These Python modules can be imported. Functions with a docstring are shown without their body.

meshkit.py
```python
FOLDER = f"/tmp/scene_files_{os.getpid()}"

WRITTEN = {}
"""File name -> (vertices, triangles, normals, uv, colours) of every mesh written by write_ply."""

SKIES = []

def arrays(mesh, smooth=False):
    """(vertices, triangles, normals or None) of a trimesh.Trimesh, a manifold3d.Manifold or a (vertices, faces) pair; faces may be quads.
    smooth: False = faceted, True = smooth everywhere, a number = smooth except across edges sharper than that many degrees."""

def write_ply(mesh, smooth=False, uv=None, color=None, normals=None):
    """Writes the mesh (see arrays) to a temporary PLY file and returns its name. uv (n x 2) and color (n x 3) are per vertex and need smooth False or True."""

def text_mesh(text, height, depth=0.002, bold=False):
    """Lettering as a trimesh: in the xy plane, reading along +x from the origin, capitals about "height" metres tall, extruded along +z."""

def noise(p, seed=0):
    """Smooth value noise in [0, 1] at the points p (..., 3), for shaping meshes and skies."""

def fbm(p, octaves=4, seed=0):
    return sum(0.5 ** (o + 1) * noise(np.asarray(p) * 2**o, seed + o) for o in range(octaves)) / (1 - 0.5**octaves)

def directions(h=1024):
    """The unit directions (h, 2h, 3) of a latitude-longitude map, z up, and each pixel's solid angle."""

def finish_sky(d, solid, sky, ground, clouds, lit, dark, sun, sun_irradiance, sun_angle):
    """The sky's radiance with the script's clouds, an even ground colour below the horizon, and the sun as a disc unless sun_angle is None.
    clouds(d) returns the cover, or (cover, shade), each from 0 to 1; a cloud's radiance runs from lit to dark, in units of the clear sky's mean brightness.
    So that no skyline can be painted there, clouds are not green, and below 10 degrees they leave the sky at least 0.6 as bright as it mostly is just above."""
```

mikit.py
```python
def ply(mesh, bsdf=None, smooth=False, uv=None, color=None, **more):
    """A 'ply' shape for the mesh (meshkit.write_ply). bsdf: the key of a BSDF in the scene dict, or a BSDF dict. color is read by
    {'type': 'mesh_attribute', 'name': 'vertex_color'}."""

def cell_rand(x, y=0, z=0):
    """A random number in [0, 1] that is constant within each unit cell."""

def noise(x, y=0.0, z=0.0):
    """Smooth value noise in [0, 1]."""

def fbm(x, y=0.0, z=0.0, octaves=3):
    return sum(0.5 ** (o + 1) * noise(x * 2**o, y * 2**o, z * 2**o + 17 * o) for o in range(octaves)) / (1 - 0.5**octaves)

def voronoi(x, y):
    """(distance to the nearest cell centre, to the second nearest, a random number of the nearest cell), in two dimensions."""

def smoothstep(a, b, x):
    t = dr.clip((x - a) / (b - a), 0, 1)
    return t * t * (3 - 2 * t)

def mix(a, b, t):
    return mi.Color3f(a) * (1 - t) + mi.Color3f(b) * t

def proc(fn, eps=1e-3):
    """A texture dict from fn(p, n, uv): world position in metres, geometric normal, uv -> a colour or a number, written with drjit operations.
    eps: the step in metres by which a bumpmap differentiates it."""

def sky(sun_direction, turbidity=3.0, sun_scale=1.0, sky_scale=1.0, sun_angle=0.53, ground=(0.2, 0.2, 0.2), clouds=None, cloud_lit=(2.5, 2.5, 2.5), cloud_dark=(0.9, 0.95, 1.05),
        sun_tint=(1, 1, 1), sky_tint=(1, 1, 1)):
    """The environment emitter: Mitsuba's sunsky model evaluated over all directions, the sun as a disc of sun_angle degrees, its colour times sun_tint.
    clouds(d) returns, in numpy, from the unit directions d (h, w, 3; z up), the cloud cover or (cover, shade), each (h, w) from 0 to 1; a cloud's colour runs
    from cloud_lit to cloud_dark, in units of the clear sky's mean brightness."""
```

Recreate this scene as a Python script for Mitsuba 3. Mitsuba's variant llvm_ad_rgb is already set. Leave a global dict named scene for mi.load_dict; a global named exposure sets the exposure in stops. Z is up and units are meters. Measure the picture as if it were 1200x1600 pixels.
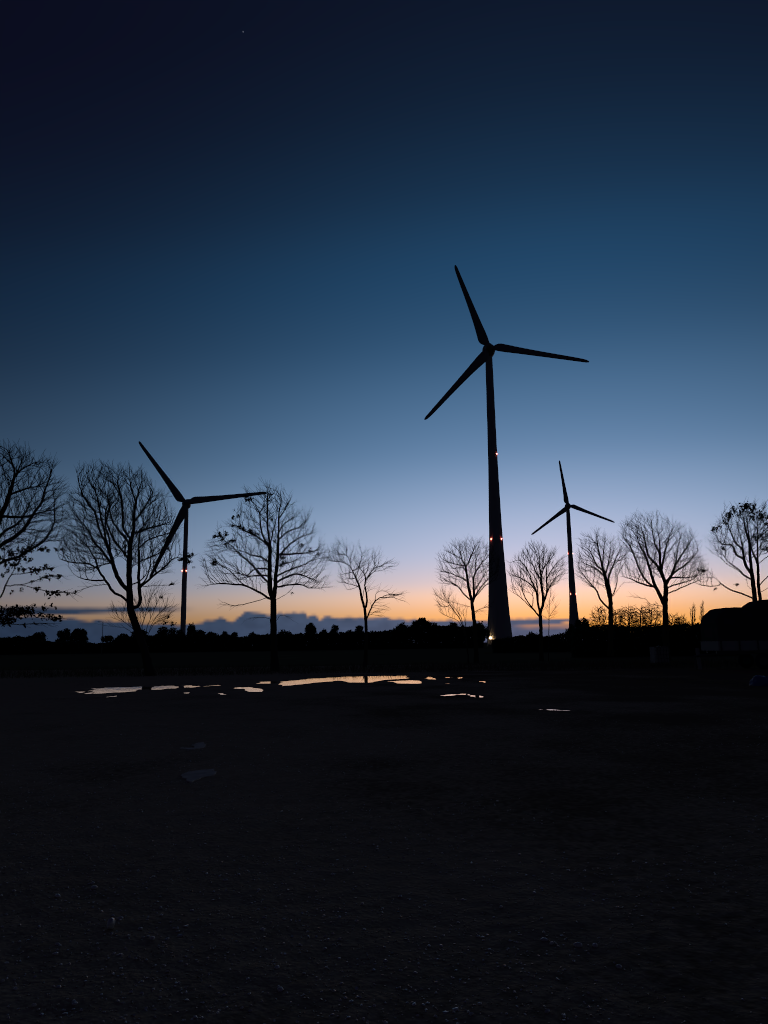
import math
import numpy as np
import trimesh
import mitsuba as mi
import mikit
import meshkit
from scipy.spatial import cKDTree
from scipy.interpolate import PchipInterpolator
import shapely
import shapely.affinity
from shapely.geometry import Polygon, LineString, Point

scene, labels = {}, {}
T = mi.ScalarTransform4f
RAD = math.radians

# ------------------------------------------------------------------ camera
EYE = np.array([0.0, 0.0, 1.6])
FOC, PITCH, ROLL = 1203.0, math.atan(206 / 1203), 0.0145          # focal length in pixels of the 1200 x 1600 photograph
FWD = np.array([0, math.cos(PITCH), math.sin(PITCH)])
_u0 = np.array([0, -math.sin(PITCH), math.cos(PITCH)])
_r0 = np.array([1.0, 0, 0])
RIGHT = math.cos(ROLL) * _r0 - math.sin(ROLL) * _u0
UP = math.cos(ROLL) * _u0 + math.sin(ROLL) * _r0
scene['camera'] = {'type': 'perspective', 'fov': 2 * math.degrees(math.atan(800 / FOC)), 'fov_axis': 'y', 'near_clip': 0.05, 'far_clip': 30000.0,
                   'to_world': T().look_at(origin=EYE.tolist(), target=(EYE + FWD).tolist(), up=UP.tolist())}

# ------------------------------------------------------------------ sky: some minutes after sunset, glow low in the west, a bank of cloud on the horizon
exposure = 3.0
SUN_AZ = 12.0
SUN = np.array([math.sin(RAD(SUN_AZ)), math.cos(RAD(SUN_AZ)), math.tan(RAD(0.3))])
_kn = [0, 0.5, 1.2, 2.0, 3.2, 4.6, 6.5, 8.5, 11.0, 14.5, 18.5, 23.0, 28.0, 33.0, 39.0, 45.0, 90.0]
GLOW = PchipInterpolator(_kn, np.array([0.0018, 0.0022, 0.00268, 0.00272, 0.00280, 0.00212, 0.00160, 0.00136, 0.00103, 0.00059, 0.00035, 0.00013, 0.000015, 0.000008, 0.000006, 0.000004, 0.0]) * 217)
BLUE = PchipInterpolator(_kn, [0.0, 0.0001, 0.0184, 0.0569, 0.1400, 0.2180, 0.2480, 0.2320, 0.1935, 0.1388, 0.0978, 0.0628, 0.0432, 0.0222, 0.0092, 0.0045, 0.0015])
# top of the cloud bank: azimuth and elevation in degrees
BANK = np.array([(-60, 2.2), (-40, 2.5), (-27, 2.3), (-14.6, 1.55), (-13.3, 1.62), (-12.9, 1.95), (-12.0, 2.0), (-11.4, 1.72), (-11.1, 1.7), (-10.6, 2.15), (-10.3, 2.42), (-10.0, 2.45),
                 (-9.5, 2.3), (-8.4, 2.3), (-7.5, 2.28), (-6.8, 2.4), (-6.3, 2.38), (-5.9, 2.45), (-5.7, 2.08), (-5.25, 2.02), (-5.1, 2.2), (-4.9, 2.0), (-1.9, 1.95), (1.9, 1.75), (3.8, 1.62),
                 (7.6, 1.6), (9.6, 1.66), (10.3, 1.7), (11.2, 1.62), (12.2, 1.5), (13.6, 1.3), (14.6, 0.75), (16, 0.55), (20, 0.5), (27, 0.6), (45, 1.4), (60, 1.8)])


def smooth(a, b, x):
    t = np.clip((x - a) / (b - a), 0, 1)
    return t * t * (3 - 2 * t)


def dusk(d):
    el = np.degrees(np.arcsin(np.clip(d[..., 2], -1, 1)))
    az = np.degrees(np.arctan2(d[..., 0], d[..., 1]))
    da = np.abs((az - SUN_AZ + 180) % 360 - 180)
    near = 0.15 + 0.85 * np.exp(-(da / 31.0) ** 2)
    warm = 0.30 + 0.70 * np.exp(-(da / 28.5) ** 2)                      # the glow is centred where the sun went down
    e = np.minimum(el * (1 + 0.099 * (da / 30) ** 2), 89)
    glow, blue = GLOW(e) * warm, BLUE(e) * near
    # the bank, its ragged cumulus heads and the long streaks above and inside it
    q = np.stack([az * 1.1, el * 2.2, np.zeros_like(az)], -1)
    n = meshkit.fbm(q, 4, 3)
    n2 = meshkit.fbm(np.stack([az * 0.25, el * 3.0, np.full_like(az, 5.0)], -1), 4, 9)
    top = np.interp(az, BANK[:, 0], BANK[:, 1]) + np.where((az > -13) & (az < -4), 0.50, 0.25) * (meshkit.fbm(q * [1.7, 0.5, 1], 2, 13) - 0.5) + np.where(np.abs(az) > 27, 0.8 * (meshkit.fbm(q * [0.3, 0, 0], 3, 5) - 0.5), 0)
    bank = smooth(0.12, -0.12, el - top)
    streak = smooth(0.0, 0.12, 0.30 - np.abs(el - (2.55 + 0.012 * (az + 20)) ) - 0.25 * (n2 - 0.45)) * smooth(-13.5, -17, az)
    streak = np.maximum(streak, smooth(0.0, 0.1, 0.09 - np.abs(el - 2.12) - 0.1 * (n2 - 0.5)) * smooth(-8, -10, az) * smooth(-20, -15, az) * 0.6)
    streak = np.maximum(streak, smooth(0.0, 0.1, 0.13 - np.abs(el - 1.52) - 0.12 * (n2 - 0.5)) * smooth(11, 12, az) * smooth(16, 13, az))
    bank = np.maximum(bank, streak)
    rift = smooth(-0.02, 0.1, 0.17 - np.abs(el - 1.08) - 0.25 * (n2 - 0.5)) * smooth(9, 10.5, az) * smooth(24, 15, az)
    bank = bank * (1 - 0.3 * rift)
    tone = 0.75 + 0.5 * n
    glow = glow * (1 - bank) + bank * 0.040 * tone * near
    blue = blue * (1 - bank) + bank * 0.061 * tone * near
    cover = np.clip(1 - glow, 1e-4, 1)
    return cover, 1 - np.clip(blue / cover, 0, 1)


SKY_MEAN = 0.01782                                                     # mean brightness of the clear dusk sky, which the cloud colours are measured in
scene['sky'] = mikit.sky(SUN.tolist(), turbidity=2.0, sun_scale=0.0, sky_scale=1.0, sky_tint=(1.82, 1.65, 0.64), ground=(0.05, 0.05, 0.05), clouds=dusk,
                         cloud_lit=tuple(np.array([0.0310, 0.1540, 0.3390]) / SKY_MEAN), cloud_dark=tuple(np.array([0.00037, 0.00030, 0.00122]) / SKY_MEAN))

# ------------------------------------------------------------------ helpers


def ray(px, py):
    d = FWD + (px - 600) / FOC * RIGHT + (800 - py) / FOC * UP
    return d / np.linalg.norm(d)


def at(px, py, dist):
    """The point at that distance north of the camera which the photograph shows at pixel (px, py)."""
    d = ray(px, py)
    return EYE + d * (dist / d[1])


def on_ground(px, py, z=0.0):
    d = ray(px, py)
    return EYE + d * ((z - EYE[2]) / d[2])


def numbered(name):
    if not any(k == name or k.startswith(name + '__') for k in list(scene) + list(labels)):
        return name
    i = 1
    while any(k == f'{name}_{i:03d}' or k.startswith(f'{name}_{i:03d}__') for k in list(scene) + list(labels)):
        i += 1
    return f'{name}_{i:03d}'


def thing(name, label, cat, group=None, kind=None):
    key = numbered(name)
    labels[key] = {'label': label, 'category': cat}
    if group:
        labels[key]['group'] = group
    if kind:
        labels[key]['kind'] = kind
    return key


def part(parent, name, mesh, bsdf, smooth_=30, kind=None, label=None, **more):
    base, key, i = f'{parent}__{name}', f'{parent}__{name}', 0
    while key in scene:
        i += 1
        key = f'{base}_{i:03d}'
    scene[key] = mikit.ply(mesh, bsdf, smooth=smooth_, **more)
    if kind or label:
        labels[key] = {**({'kind': kind} if kind else {}), **({'label': label} if label else {})}
    return key


def single(name, mesh, bsdf, label, cat, group=None, kind=None, smooth_=30, **more):
    key = thing(name, label, cat, group, kind)
    scene[key] = mikit.ply(mesh, bsdf, smooth=smooth_, **more)
    return key


def structure(name, mesh, bsdf, label=None, smooth_=False):
    key = numbered(name)
    scene[key] = mikit.ply(mesh, bsdf, smooth=smooth_)
    labels[key] = {'kind': 'structure', **({'label': label} if label else {})}
    return key


def box(size, centre, yaw=0.0, bevel=0.0):
    if bevel:
        p = shapely.box(-size[0] / 2 + bevel, -size[1] / 2 + bevel, size[0] / 2 - bevel, size[1] / 2 - bevel).buffer(bevel, quad_segs=3)
        m = trimesh.creation.extrude_polygon(p, size[2], engine='earcut')
        m.apply_translation([0, 0, -size[2] / 2])
    else:
        m = trimesh.creation.box(size)
    m.apply_transform(trimesh.transformations.rotation_matrix(yaw, [0, 0, 1]))
    m.apply_translation(centre)
    return m


def rod(a, b, r, n=8):
    return trimesh.creation.cylinder(radius=r, segment=[a, b], sections=n)


def join(ms):
    return trimesh.util.concatenate(ms)


def lathe(profile, n=48):
    return trimesh.creation.revolve(np.array(profile, float), sections=n)


# ------------------------------------------------------------------ materials
P = mikit.proc


def diffuse(fn):
    return {'type': 'twosided', 'bsdf': {'type': 'diffuse', 'reflectance': P(fn) if callable(fn) else {'type': 'rgb', 'value': list(fn)}}}


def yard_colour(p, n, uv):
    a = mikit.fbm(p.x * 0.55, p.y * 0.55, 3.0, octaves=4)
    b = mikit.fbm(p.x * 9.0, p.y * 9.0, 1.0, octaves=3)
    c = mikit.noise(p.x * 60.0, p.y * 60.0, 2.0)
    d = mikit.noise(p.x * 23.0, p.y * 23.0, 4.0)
    pale_mix = mikit.smoothstep(0.22, 0.72, a * 0.75 - 0.026 * p.x + 0.28 * d + 0.04)       # mottled by noise, paler towards the left and darker towards the right
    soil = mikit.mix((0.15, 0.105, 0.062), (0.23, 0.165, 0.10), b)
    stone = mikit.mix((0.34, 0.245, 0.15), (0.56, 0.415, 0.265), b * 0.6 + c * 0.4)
    return mikit.mix(soil, stone, pale_mix)


def field_colour(p, n, uv):
    a = mikit.fbm(p.x * 0.12, p.y * 0.12, 7.0, octaves=4)
    return mikit.mix((0.085, 0.085, 0.045), (0.15, 0.14, 0.078), a)


def bark_colour(p, n, uv):
    return mikit.mix((0.03, 0.026, 0.022), (0.075, 0.066, 0.056), mikit.fbm(p.x * 14.0, p.y * 14.0, p.z * 3.0, octaves=3))


def concrete_colour(p, n, uv):
    a = mikit.fbm(p.x * 0.5, p.y * 0.5, p.z * 0.12, octaves=4)
    return mikit.mix((0.33, 0.315, 0.285), (0.43, 0.41, 0.375), a)


def paint_colour(p, n, uv):
    return mikit.mix((0.24, 0.24, 0.235), (0.31, 0.31, 0.305), mikit.fbm(p.x * 0.7, p.y * 0.7, p.z * 0.3, octaves=3))


def stone_colour(p, n, uv):
    return mikit.mix((0.55, 0.48, 0.39), (0.85, 0.77, 0.66), mikit.noise(p.x * 35.0, p.y * 35.0, p.z * 35.0))


def tarp_colour(p, n, uv):
    return mikit.mix((0.045, 0.045, 0.05), (0.085, 0.082, 0.082), mikit.fbm(p.x * 2.0, p.y * 2.0, p.z * 2.0, octaves=3))


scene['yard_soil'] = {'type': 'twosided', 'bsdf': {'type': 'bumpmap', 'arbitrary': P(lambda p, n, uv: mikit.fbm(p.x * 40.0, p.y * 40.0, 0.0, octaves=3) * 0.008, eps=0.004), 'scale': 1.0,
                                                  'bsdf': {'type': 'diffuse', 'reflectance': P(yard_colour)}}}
scene['field_grass'] = diffuse(field_colour)
scene['bark'] = diffuse(bark_colour)
scene['twig_bark'] = diffuse((0.05, 0.042, 0.036))
scene['dry_leaf'] = diffuse((0.05, 0.034, 0.018))
scene['dark_leaf'] = diffuse((0.035, 0.045, 0.022))
scene['hedge_leaf'] = diffuse((0.045, 0.06, 0.03))
scene['turbine_paint'] = {'type': 'twosided', 'bsdf': {'type': 'roughplastic', 'distribution': 'ggx', 'alpha': 0.35, 'diffuse_reflectance': P(paint_colour)}}
scene['tower_concrete'] = diffuse(concrete_colour)
WET = {'type': 'roughplastic', 'distribution': 'ggx', 'alpha': 0.08, 'int_ior': 1.5}
scene['stone'] = {'type': 'twosided', 'bsdf': {**WET, 'diffuse_reflectance': P(stone_colour)}}
scene['gravel_grey'] = {'type': 'twosided', 'bsdf': {**WET, 'diffuse_reflectance': {'type': 'rgb', 'value': [0.40, 0.33, 0.25]}}}
scene['gravel_dark'] = {'type': 'twosided', 'bsdf': {**WET, 'diffuse_reflectance': {'type': 'rgb', 'value': [0.34, 0.25, 0.155]}}}
scene['tarp'] = diffuse(tarp_colour)
scene['dark_steel'] = {'type': 'twosided', 'bsdf': {'type': 'principled', 'base_color': {'type': 'rgb', 'value': [0.06, 0.06, 0.065]}, 'roughness': 0.5, 'metallic': 0.6}}
scene['rubber'] = diffuse((0.025, 0.025, 0.025))
scene['pale_plastic'] = {'type': 'twosided', 'bsdf': {'type': 'roughplastic', 'alpha': 0.25, 'diffuse_reflectance': {'type': 'rgb', 'value': [0.5, 0.5, 0.48]}}}
scene['tank_plastic'] = diffuse((0.34, 0.32, 0.28))
scene['slab_stone'] = diffuse(lambda p, n, uv: mikit.mix((0.50, 0.43, 0.34), (0.80, 0.70, 0.57), mikit.fbm(p.x * 12.0, p.y * 12.0, 0.0, octaves=3)))
scene['pallet_wood'] = diffuse((0.16, 0.12, 0.08))
scene['blue_sheet'] = {'type': 'twosided', 'bsdf': {'type': 'roughplastic', 'alpha': 0.25, 'diffuse_reflectance': {'type': 'rgb', 'value': [0.05, 0.085, 0.25]}}}
scene['roof_sheet'] = diffuse((0.07, 0.07, 0.075))
scene['water'] = {'type': 'bumpmap', 'arbitrary': P(lambda p, n, uv: mikit.fbm(p.x * 4.0, p.y * 2.0, 0.0, octaves=3) * 0.0011, eps=0.01), 'scale': 1.0, 'bsdf': {'type': 'dielectric', 'int_ior': 1.33, 'ext_ior': 1.0}}

# ------------------------------------------------------------------ ground: the yard in front, the field beyond the row of trees
PUDDLES = [   # outlines as the photograph shows them, laid down on the level ground
    [(110, 1079.5), (150, 1074), (215, 1071.5), (280, 1070), (344, 1068.5), (343, 1071), (300, 1073), (265, 1077), (225, 1078), (200, 1081), (140, 1084), (118, 1082)],
    [(232, 1088), (262, 1082.5), (298, 1080), (297, 1082.5), (262, 1086)],
    [(366, 1074), (388, 1071.5), (412, 1076), (411, 1081), (388, 1080)],
    [(394, 1068), (412, 1064), (431, 1063.5), (427, 1067.5)],
    [(437, 1072), (440, 1064.5), (480, 1060), (540, 1056.5), (600, 1054.8), (638, 1055), (637, 1060), (600, 1062), (575, 1066.5), (556, 1066), (530, 1063), (482, 1067)],
    [(604, 1063), (640, 1062), (662, 1064), (650, 1068), (630, 1067.5)],
    [(662, 1059), (670, 1056.5), (684, 1058.5), (678, 1061.5)],
    [(697, 1057), (704, 1056.3), (706, 1058), (698, 1058.8)], [(710, 1057.5), (722, 1056.8), (724, 1059.6), (712, 1060.2)], [(727, 1057), (738, 1057.3), (736, 1059.2), (728, 1059)], [(722, 1061.8), (733, 1062), (733, 1063.8), (722, 1063.5)],
    [(692, 1065), (705, 1064), (705, 1067), (695, 1067.5)],
    [(744, 1063), (757, 1063.5), (760, 1066.5), (748, 1066)],
    [(690, 1086), (706, 1083.5), (722, 1082.3), (735, 1083), (733, 1085), (712, 1085), (697, 1087)], [(738, 1085.2), (746, 1085), (746, 1087.2), (738, 1087)], [(749, 1086.3), (760, 1086.8), (758, 1088.4), (749, 1088)],
    [(833, 1108), (855, 1106.5), (888, 1108.5), (884, 1109.5), (850, 1108.5)],
    [(340, 1083), (350, 1081.5), (352, 1084), (344, 1085)],
    [(165, 1086.5), (180, 1086), (179, 1088), (167, 1088.5)],
]
puddle_polygons = [Polygon([on_ground(x, y)[:2] for x, y in p]).buffer(0.01) for p in PUDDLES]
WATER_Z = -0.022


def ground_height(x, y):
    q = np.stack([x, y, np.zeros_like(x)], -1)
    fade = np.exp(-np.maximum(y - 40, 0) / 20) * np.exp(-np.maximum(np.abs(x) - 22, 0) / 10)
    h = 0.030 * (meshkit.fbm(q * 0.35, 4, 1) - 0.47) + 0.012 * (meshkit.fbm(q * 2.3, 3, 2) - 0.5)
    near = np.exp(-np.maximum(np.hypot(x, y) - 5, 0) / 5)
    h = h + 0.02 * near * (meshkit.fbm(q * 9, 3, 4) - 0.5)
    h = np.maximum(h, WATER_Z + 0.006 + 0.004 * meshkit.noise(q * 3, 8)) * fade
    sel = (y > 15) & (y < 52) & (np.abs(x) < 24)
    if sel.any():
        pts = shapely.points(x[sel], y[sel])
        wob = 0.55 * (meshkit.fbm(q[sel] * [2.4, 0.8, 1], 4, 6) - 0.46)
        best = np.full(sel.sum(), 9.0)
        for g in puddle_polygons:
            sd = np.where(shapely.contains(g, pts), -shapely.distance(g.exterior, pts), shapely.distance(g, pts))
            best = np.minimum(best, sd)
        ridge = smooth(0.56, 0.70, meshkit.fbm(q[sel] * [2.6, 1.0, 1], 2, 17)) * np.clip(smooth(-5.2, -6.5, x[sel]) + smooth(1.6, 2.4, x[sel]), 0, 1)
        best = best + wob + 0.7 * ridge                                   # ridges of mud break the shallow ends
        dip = WATER_Z - 0.05 * np.clip(-best / 0.35, 0, 1) + 0.06 * np.clip(best / 0.5, 0, 1)
        t = np.clip(best / 0.6, 0, 1)
        hs = h[sel]
        h[sel] = np.where(best < 0, dip, np.maximum(hs * t + dip * (1 - t), WATER_Z + 0.004))
    return h


def axis(*pieces):
    return np.unique(np.round(np.concatenate([np.arange(a, b, s) for a, b, s in pieces]), 4))


gx = axis((-60, -20, 4.0), (-20, -15, 0.25), (-15, 9, 0.045), (9, 22, 0.12), (22, 64, 4.0))
gy = axis((-40, 2, 3.0), (2, 8, 0.035), (8, 16, 0.07), (16, 42, 0.11), (42, 60.5, 0.5))
X, Y = np.meshgrid(gx, gy)
Z = ground_height(X.ravel(), Y.ravel()).reshape(X.shape)


def grid_mesh(X, Y, Z):
    ny, nx = X.shape
    i = np.arange(ny * nx).reshape(ny, nx)
    a, b, c, d = i[:-1, :-1].ravel(), i[:-1, 1:].ravel(), i[1:, 1:].ravel(), i[1:, :-1].ravel()
    return np.stack([X.ravel(), Y.ravel(), Z.ravel()], -1), np.vstack([np.stack([a, b, c], 1), np.stack([a, c, d], 1)])


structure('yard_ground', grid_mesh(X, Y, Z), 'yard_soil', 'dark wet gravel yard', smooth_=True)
# the field: one large sheet with a hole where the yard lies
fx = np.array([-9000, -3000, -1000, -300, -59, 61, 300, 1000, 3000, 9000.0])
fy = np.array([-3000, -1000, -300, -39, 59.5, 200, 600, 1500, 4000, 12000.0])
FX, FY = np.meshgrid(fx, fy)
v, f = grid_mesh(FX, FY, np.zeros_like(FX) - 0.004)
c = v[f].mean(1)
f = f[~((c[:, 0] > -59) & (c[:, 0] < 61) & (c[:, 1] > -39) & (c[:, 1] < 59.5))]
structure('field', (v, f), 'field_grass', 'dark flat field beyond the yard', smooth_=False)
for g in puddle_polygons:
    m = trimesh.creation.triangulate_polygon(g.buffer(0.45).simplify(0.02), engine='earcut')
    structure('puddle', (np.column_stack([m[0], np.full(len(m[0]), WATER_Z)]), m[1][:, ::-1] if False else m[1]), 'water', 'still puddle mirroring the evening sky')

# ------------------------------------------------------------------ loose stones and gravel
rng = np.random.default_rng(11)
ICO = trimesh.creation.icosphere(subdivisions=0)
ICO1 = trimesh.creation.icosphere(subdivisions=1)


def many_stones(xy, size, base, rng, rough=0.35):
    n = len(xy)
    v = np.repeat(base.vertices[None], n, 0) * (1 + rough * rng.uniform(-1, 1, (n, len(base.vertices), 1)))
    v *= size[:, None, None] * np.stack([rng.uniform(0.7, 1.3, n), rng.uniform(0.7, 1.3, n), rng.uniform(0.45, 0.8, n)], -1)[:, None]
    a = rng.uniform(0, 6.28, n)
    ca, sa = np.cos(a)[:, None], np.sin(a)[:, None]
    v = np.stack([v[..., 0] * ca - v[..., 1] * sa, v[..., 0] * sa + v[..., 1] * ca, v[..., 2]], -1)
    z = ground_height(xy[:, 0].copy(), xy[:, 1].copy())
    v += np.column_stack([xy, z + size * 0.25])[:, None]
    f = (base.faces[None] + (np.arange(n) * len(base.vertices))[:, None, None]).reshape(-1, 3)
    return v.reshape(-1, 3), f


def scatter(n, rng, y0=3.0, y1=17.0, lean=0.0):
    y = y0 * (y1 / y0) ** rng.uniform(0, 1, n)
    x = rng.uniform(-0.62, 0.62, n) * (y + 0.8)
    dens = meshkit.fbm(np.stack([x * 0.9, y * 0.9, np.zeros(n)], -1), 3, 21)
    keep = rng.uniform(0, 1, n) < np.clip((dens - 0.30 - lean * x / (y + 1)) * 3, 0.04, 1)
    return np.stack([x, y], -1)[keep]


xy = scatter(15000, rng)
single('gravel', many_stones(xy, 0.003 + 0.006 * rng.beta(1, 4, len(xy)), ICO, rng), 'gravel_dark', 'fine dark gravel strewn over the yard', 'gravel', kind='stuff', smooth_=False)
xy = scatter(11000, rng, lean=0.4)
single('pale_gravel', many_stones(xy, 0.0035 + 0.012 * rng.beta(1, 4, len(xy)), ICO, rng), 'stone', 'scattered paler chippings among the dark gravel', 'gravel', kind='stuff', smooth_=False)
STONES = [(173, 1450, 10, 'largest pale stone, upright on the gravel in the lower left'), (90, 1400, 7, 'pale round stone farthest left on the gravel'),
          (238, 1468, 7, 'pale stone at the right end of the lower-left stone cluster'), (147, 1388, 6, 'pale wedge-shaped stone above the largest stone'),
          (903, 1478, 8, 'pale stone in the middle of the lower-right line of stones'), (967, 1512, 6, 'pale stone at the right end of the lower-right line'),
          (850, 1468, 7, 'pale stone at the left end of the lower-right line')]
SMALL = [(188, 1435, 5), (174, 1459, 4), (219, 1451, 5), (231, 1464, 4), (61, 1447, 4), (252, 1430, 4), (352, 1375, 5), (373, 1366, 4), (404, 1391, 5), (438, 1545, 6), (410, 1451, 5), (433, 1512, 5),
         (22, 1393, 5), (178, 1323, 4), (20, 1304, 4), (145, 1380, 4), (862, 1473, 5), (930, 1478, 6), (508, 1480, 4), (520, 1365, 4), (300, 1420, 4), (90, 1476, 4), (53, 1572, 5), (117, 1570, 5), (626, 1515, 4), (568, 1592, 5), (549, 1565, 4),
         (783, 1417, 4), (663, 1414, 4), (723, 1404, 4)]
for px, py, s, lab in STONES + [(a, b, c, None) for a, b, c in SMALL]:
    p = on_ground(px, py)
    d = np.linalg.norm(p - EYE)
    v, f = many_stones(p[None, :2], np.array([0.5 * s * d / FOC * 1.3]), ICO1, rng, 0.14)
    if s == 10:
        v[:, 2] = (v[:, 2] - v[:, 2].min()) * 1.6 - 0.01
    zone = 'at the lower left' if px < 150 else 'around the largest stone in the lower left' if px < 260 else 'left of the lower centre' if px < 480 else 'near the lower centre' if px < 640 else 'in the lower right'
    single('stone', (v, f), 'stone', lab or f'small pale stone loose on the gravel {zone}', 'stone', 'large pale stones on the gravel' if lab else f'small pale stones {zone}', smooth_=40)
# two flat pale slabs trodden into the ground on the left
for poly, lab in [([(285, 1213), (300, 1207), (330, 1203), (332, 1212), (312, 1216), (300, 1222)], 'pale flat slab let into the ground left of centre'),
                  ([(283, 1169), (304, 1168.5), (305, 1162), (319, 1160), (320, 1167), (300, 1171)], 'small pale slab farther off than the flat slab')]:
    g = Polygon([on_ground(x, y)[:2] for x, y in poly]).buffer(0.02)
    e = shapely.get_coordinates(g.segmentize(0.04).exterior)
    e = e + 0.10 * (np.stack([meshkit.fbm(np.column_stack([e * 7, 0 * e[:, 0]]), 3, 31), meshkit.fbm(np.column_stack([e * 7, 0 * e[:, 0]]), 3, 32)], -1) - 0.5)
    g = Polygon(e).buffer(0)
    g = max(getattr(g, 'geoms', [g]), key=lambda q: q.area)
    m = trimesh.creation.extrude_polygon(g, 0.022, engine='earcut')
    z = float(np.max(ground_height(np.array([g.centroid.x]), np.array([g.centroid.y]))))
    m.apply_translation([0, 0, z - 0.012])
    single('stone_slab', m, 'slab_stone', lab, 'slab', smooth_=False)

# ------------------------------------------------------------------ bare trees: traced stem and limbs, crown grown between them by space colonisation


def tubes(pos, par, rad, child, sel, k):
    """Tapered tubes along the edges parent -> node of sel; consecutive edges share their rings."""
    sel = np.asarray([i for i in sel if par[i] >= 0])
    if len(sel) == 0:
        return None
    d = pos - pos[np.maximum(par, 0)]
    d /= np.maximum(np.linalg.norm(d, axis=1, keepdims=True), 1e-9)
    p = par[sel]
    main = child[p] == sel
    d0 = np.where((main & (par[p] >= 0))[:, None], d[p] + d[sel], d[sel])
    ch = child[sel]
    d1 = np.where((ch >= 0)[:, None], d[sel] + d[np.maximum(ch, 0)], d[sel])
    r0 = np.where(main, rad[p], np.minimum(rad[sel] * 1.15, rad[p]))
    r1 = np.where(ch >= 0, rad[sel], rad[sel] * 0.55)
    ang = np.arange(k) * 2 * np.pi / k
    out = []
    for c0, dd, r in ((pos[p], d0, r0), (pos[sel], d1, r1)):
        dd = dd / np.maximum(np.linalg.norm(dd, axis=1, keepdims=True), 1e-9)
        a = np.cross(dd, np.array([0.31, 0.93, 0.19]))
        a /= np.maximum(np.linalg.norm(a, axis=1, keepdims=True), 1e-9)
        b = np.cross(dd, a)
        out.append(c0[:, None] + r[:, None, None] * (np.cos(ang)[None, :, None] * a[:, None] + np.sin(ang)[None, :, None] * b[:, None]))
    n = len(sel)
    v = np.concatenate(out, 1).reshape(-1, 3)
    j = np.arange(k)
    q = np.stack([j, (j + 1) % k, (j + 1) % k + k, j + k], 1)
    f = np.vstack([q[:, [0, 1, 2]], q[:, [0, 2, 3]]])
    return v, (f[None] + (np.arange(n) * 2 * k)[:, None, None]).reshape(-1, 3)


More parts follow.
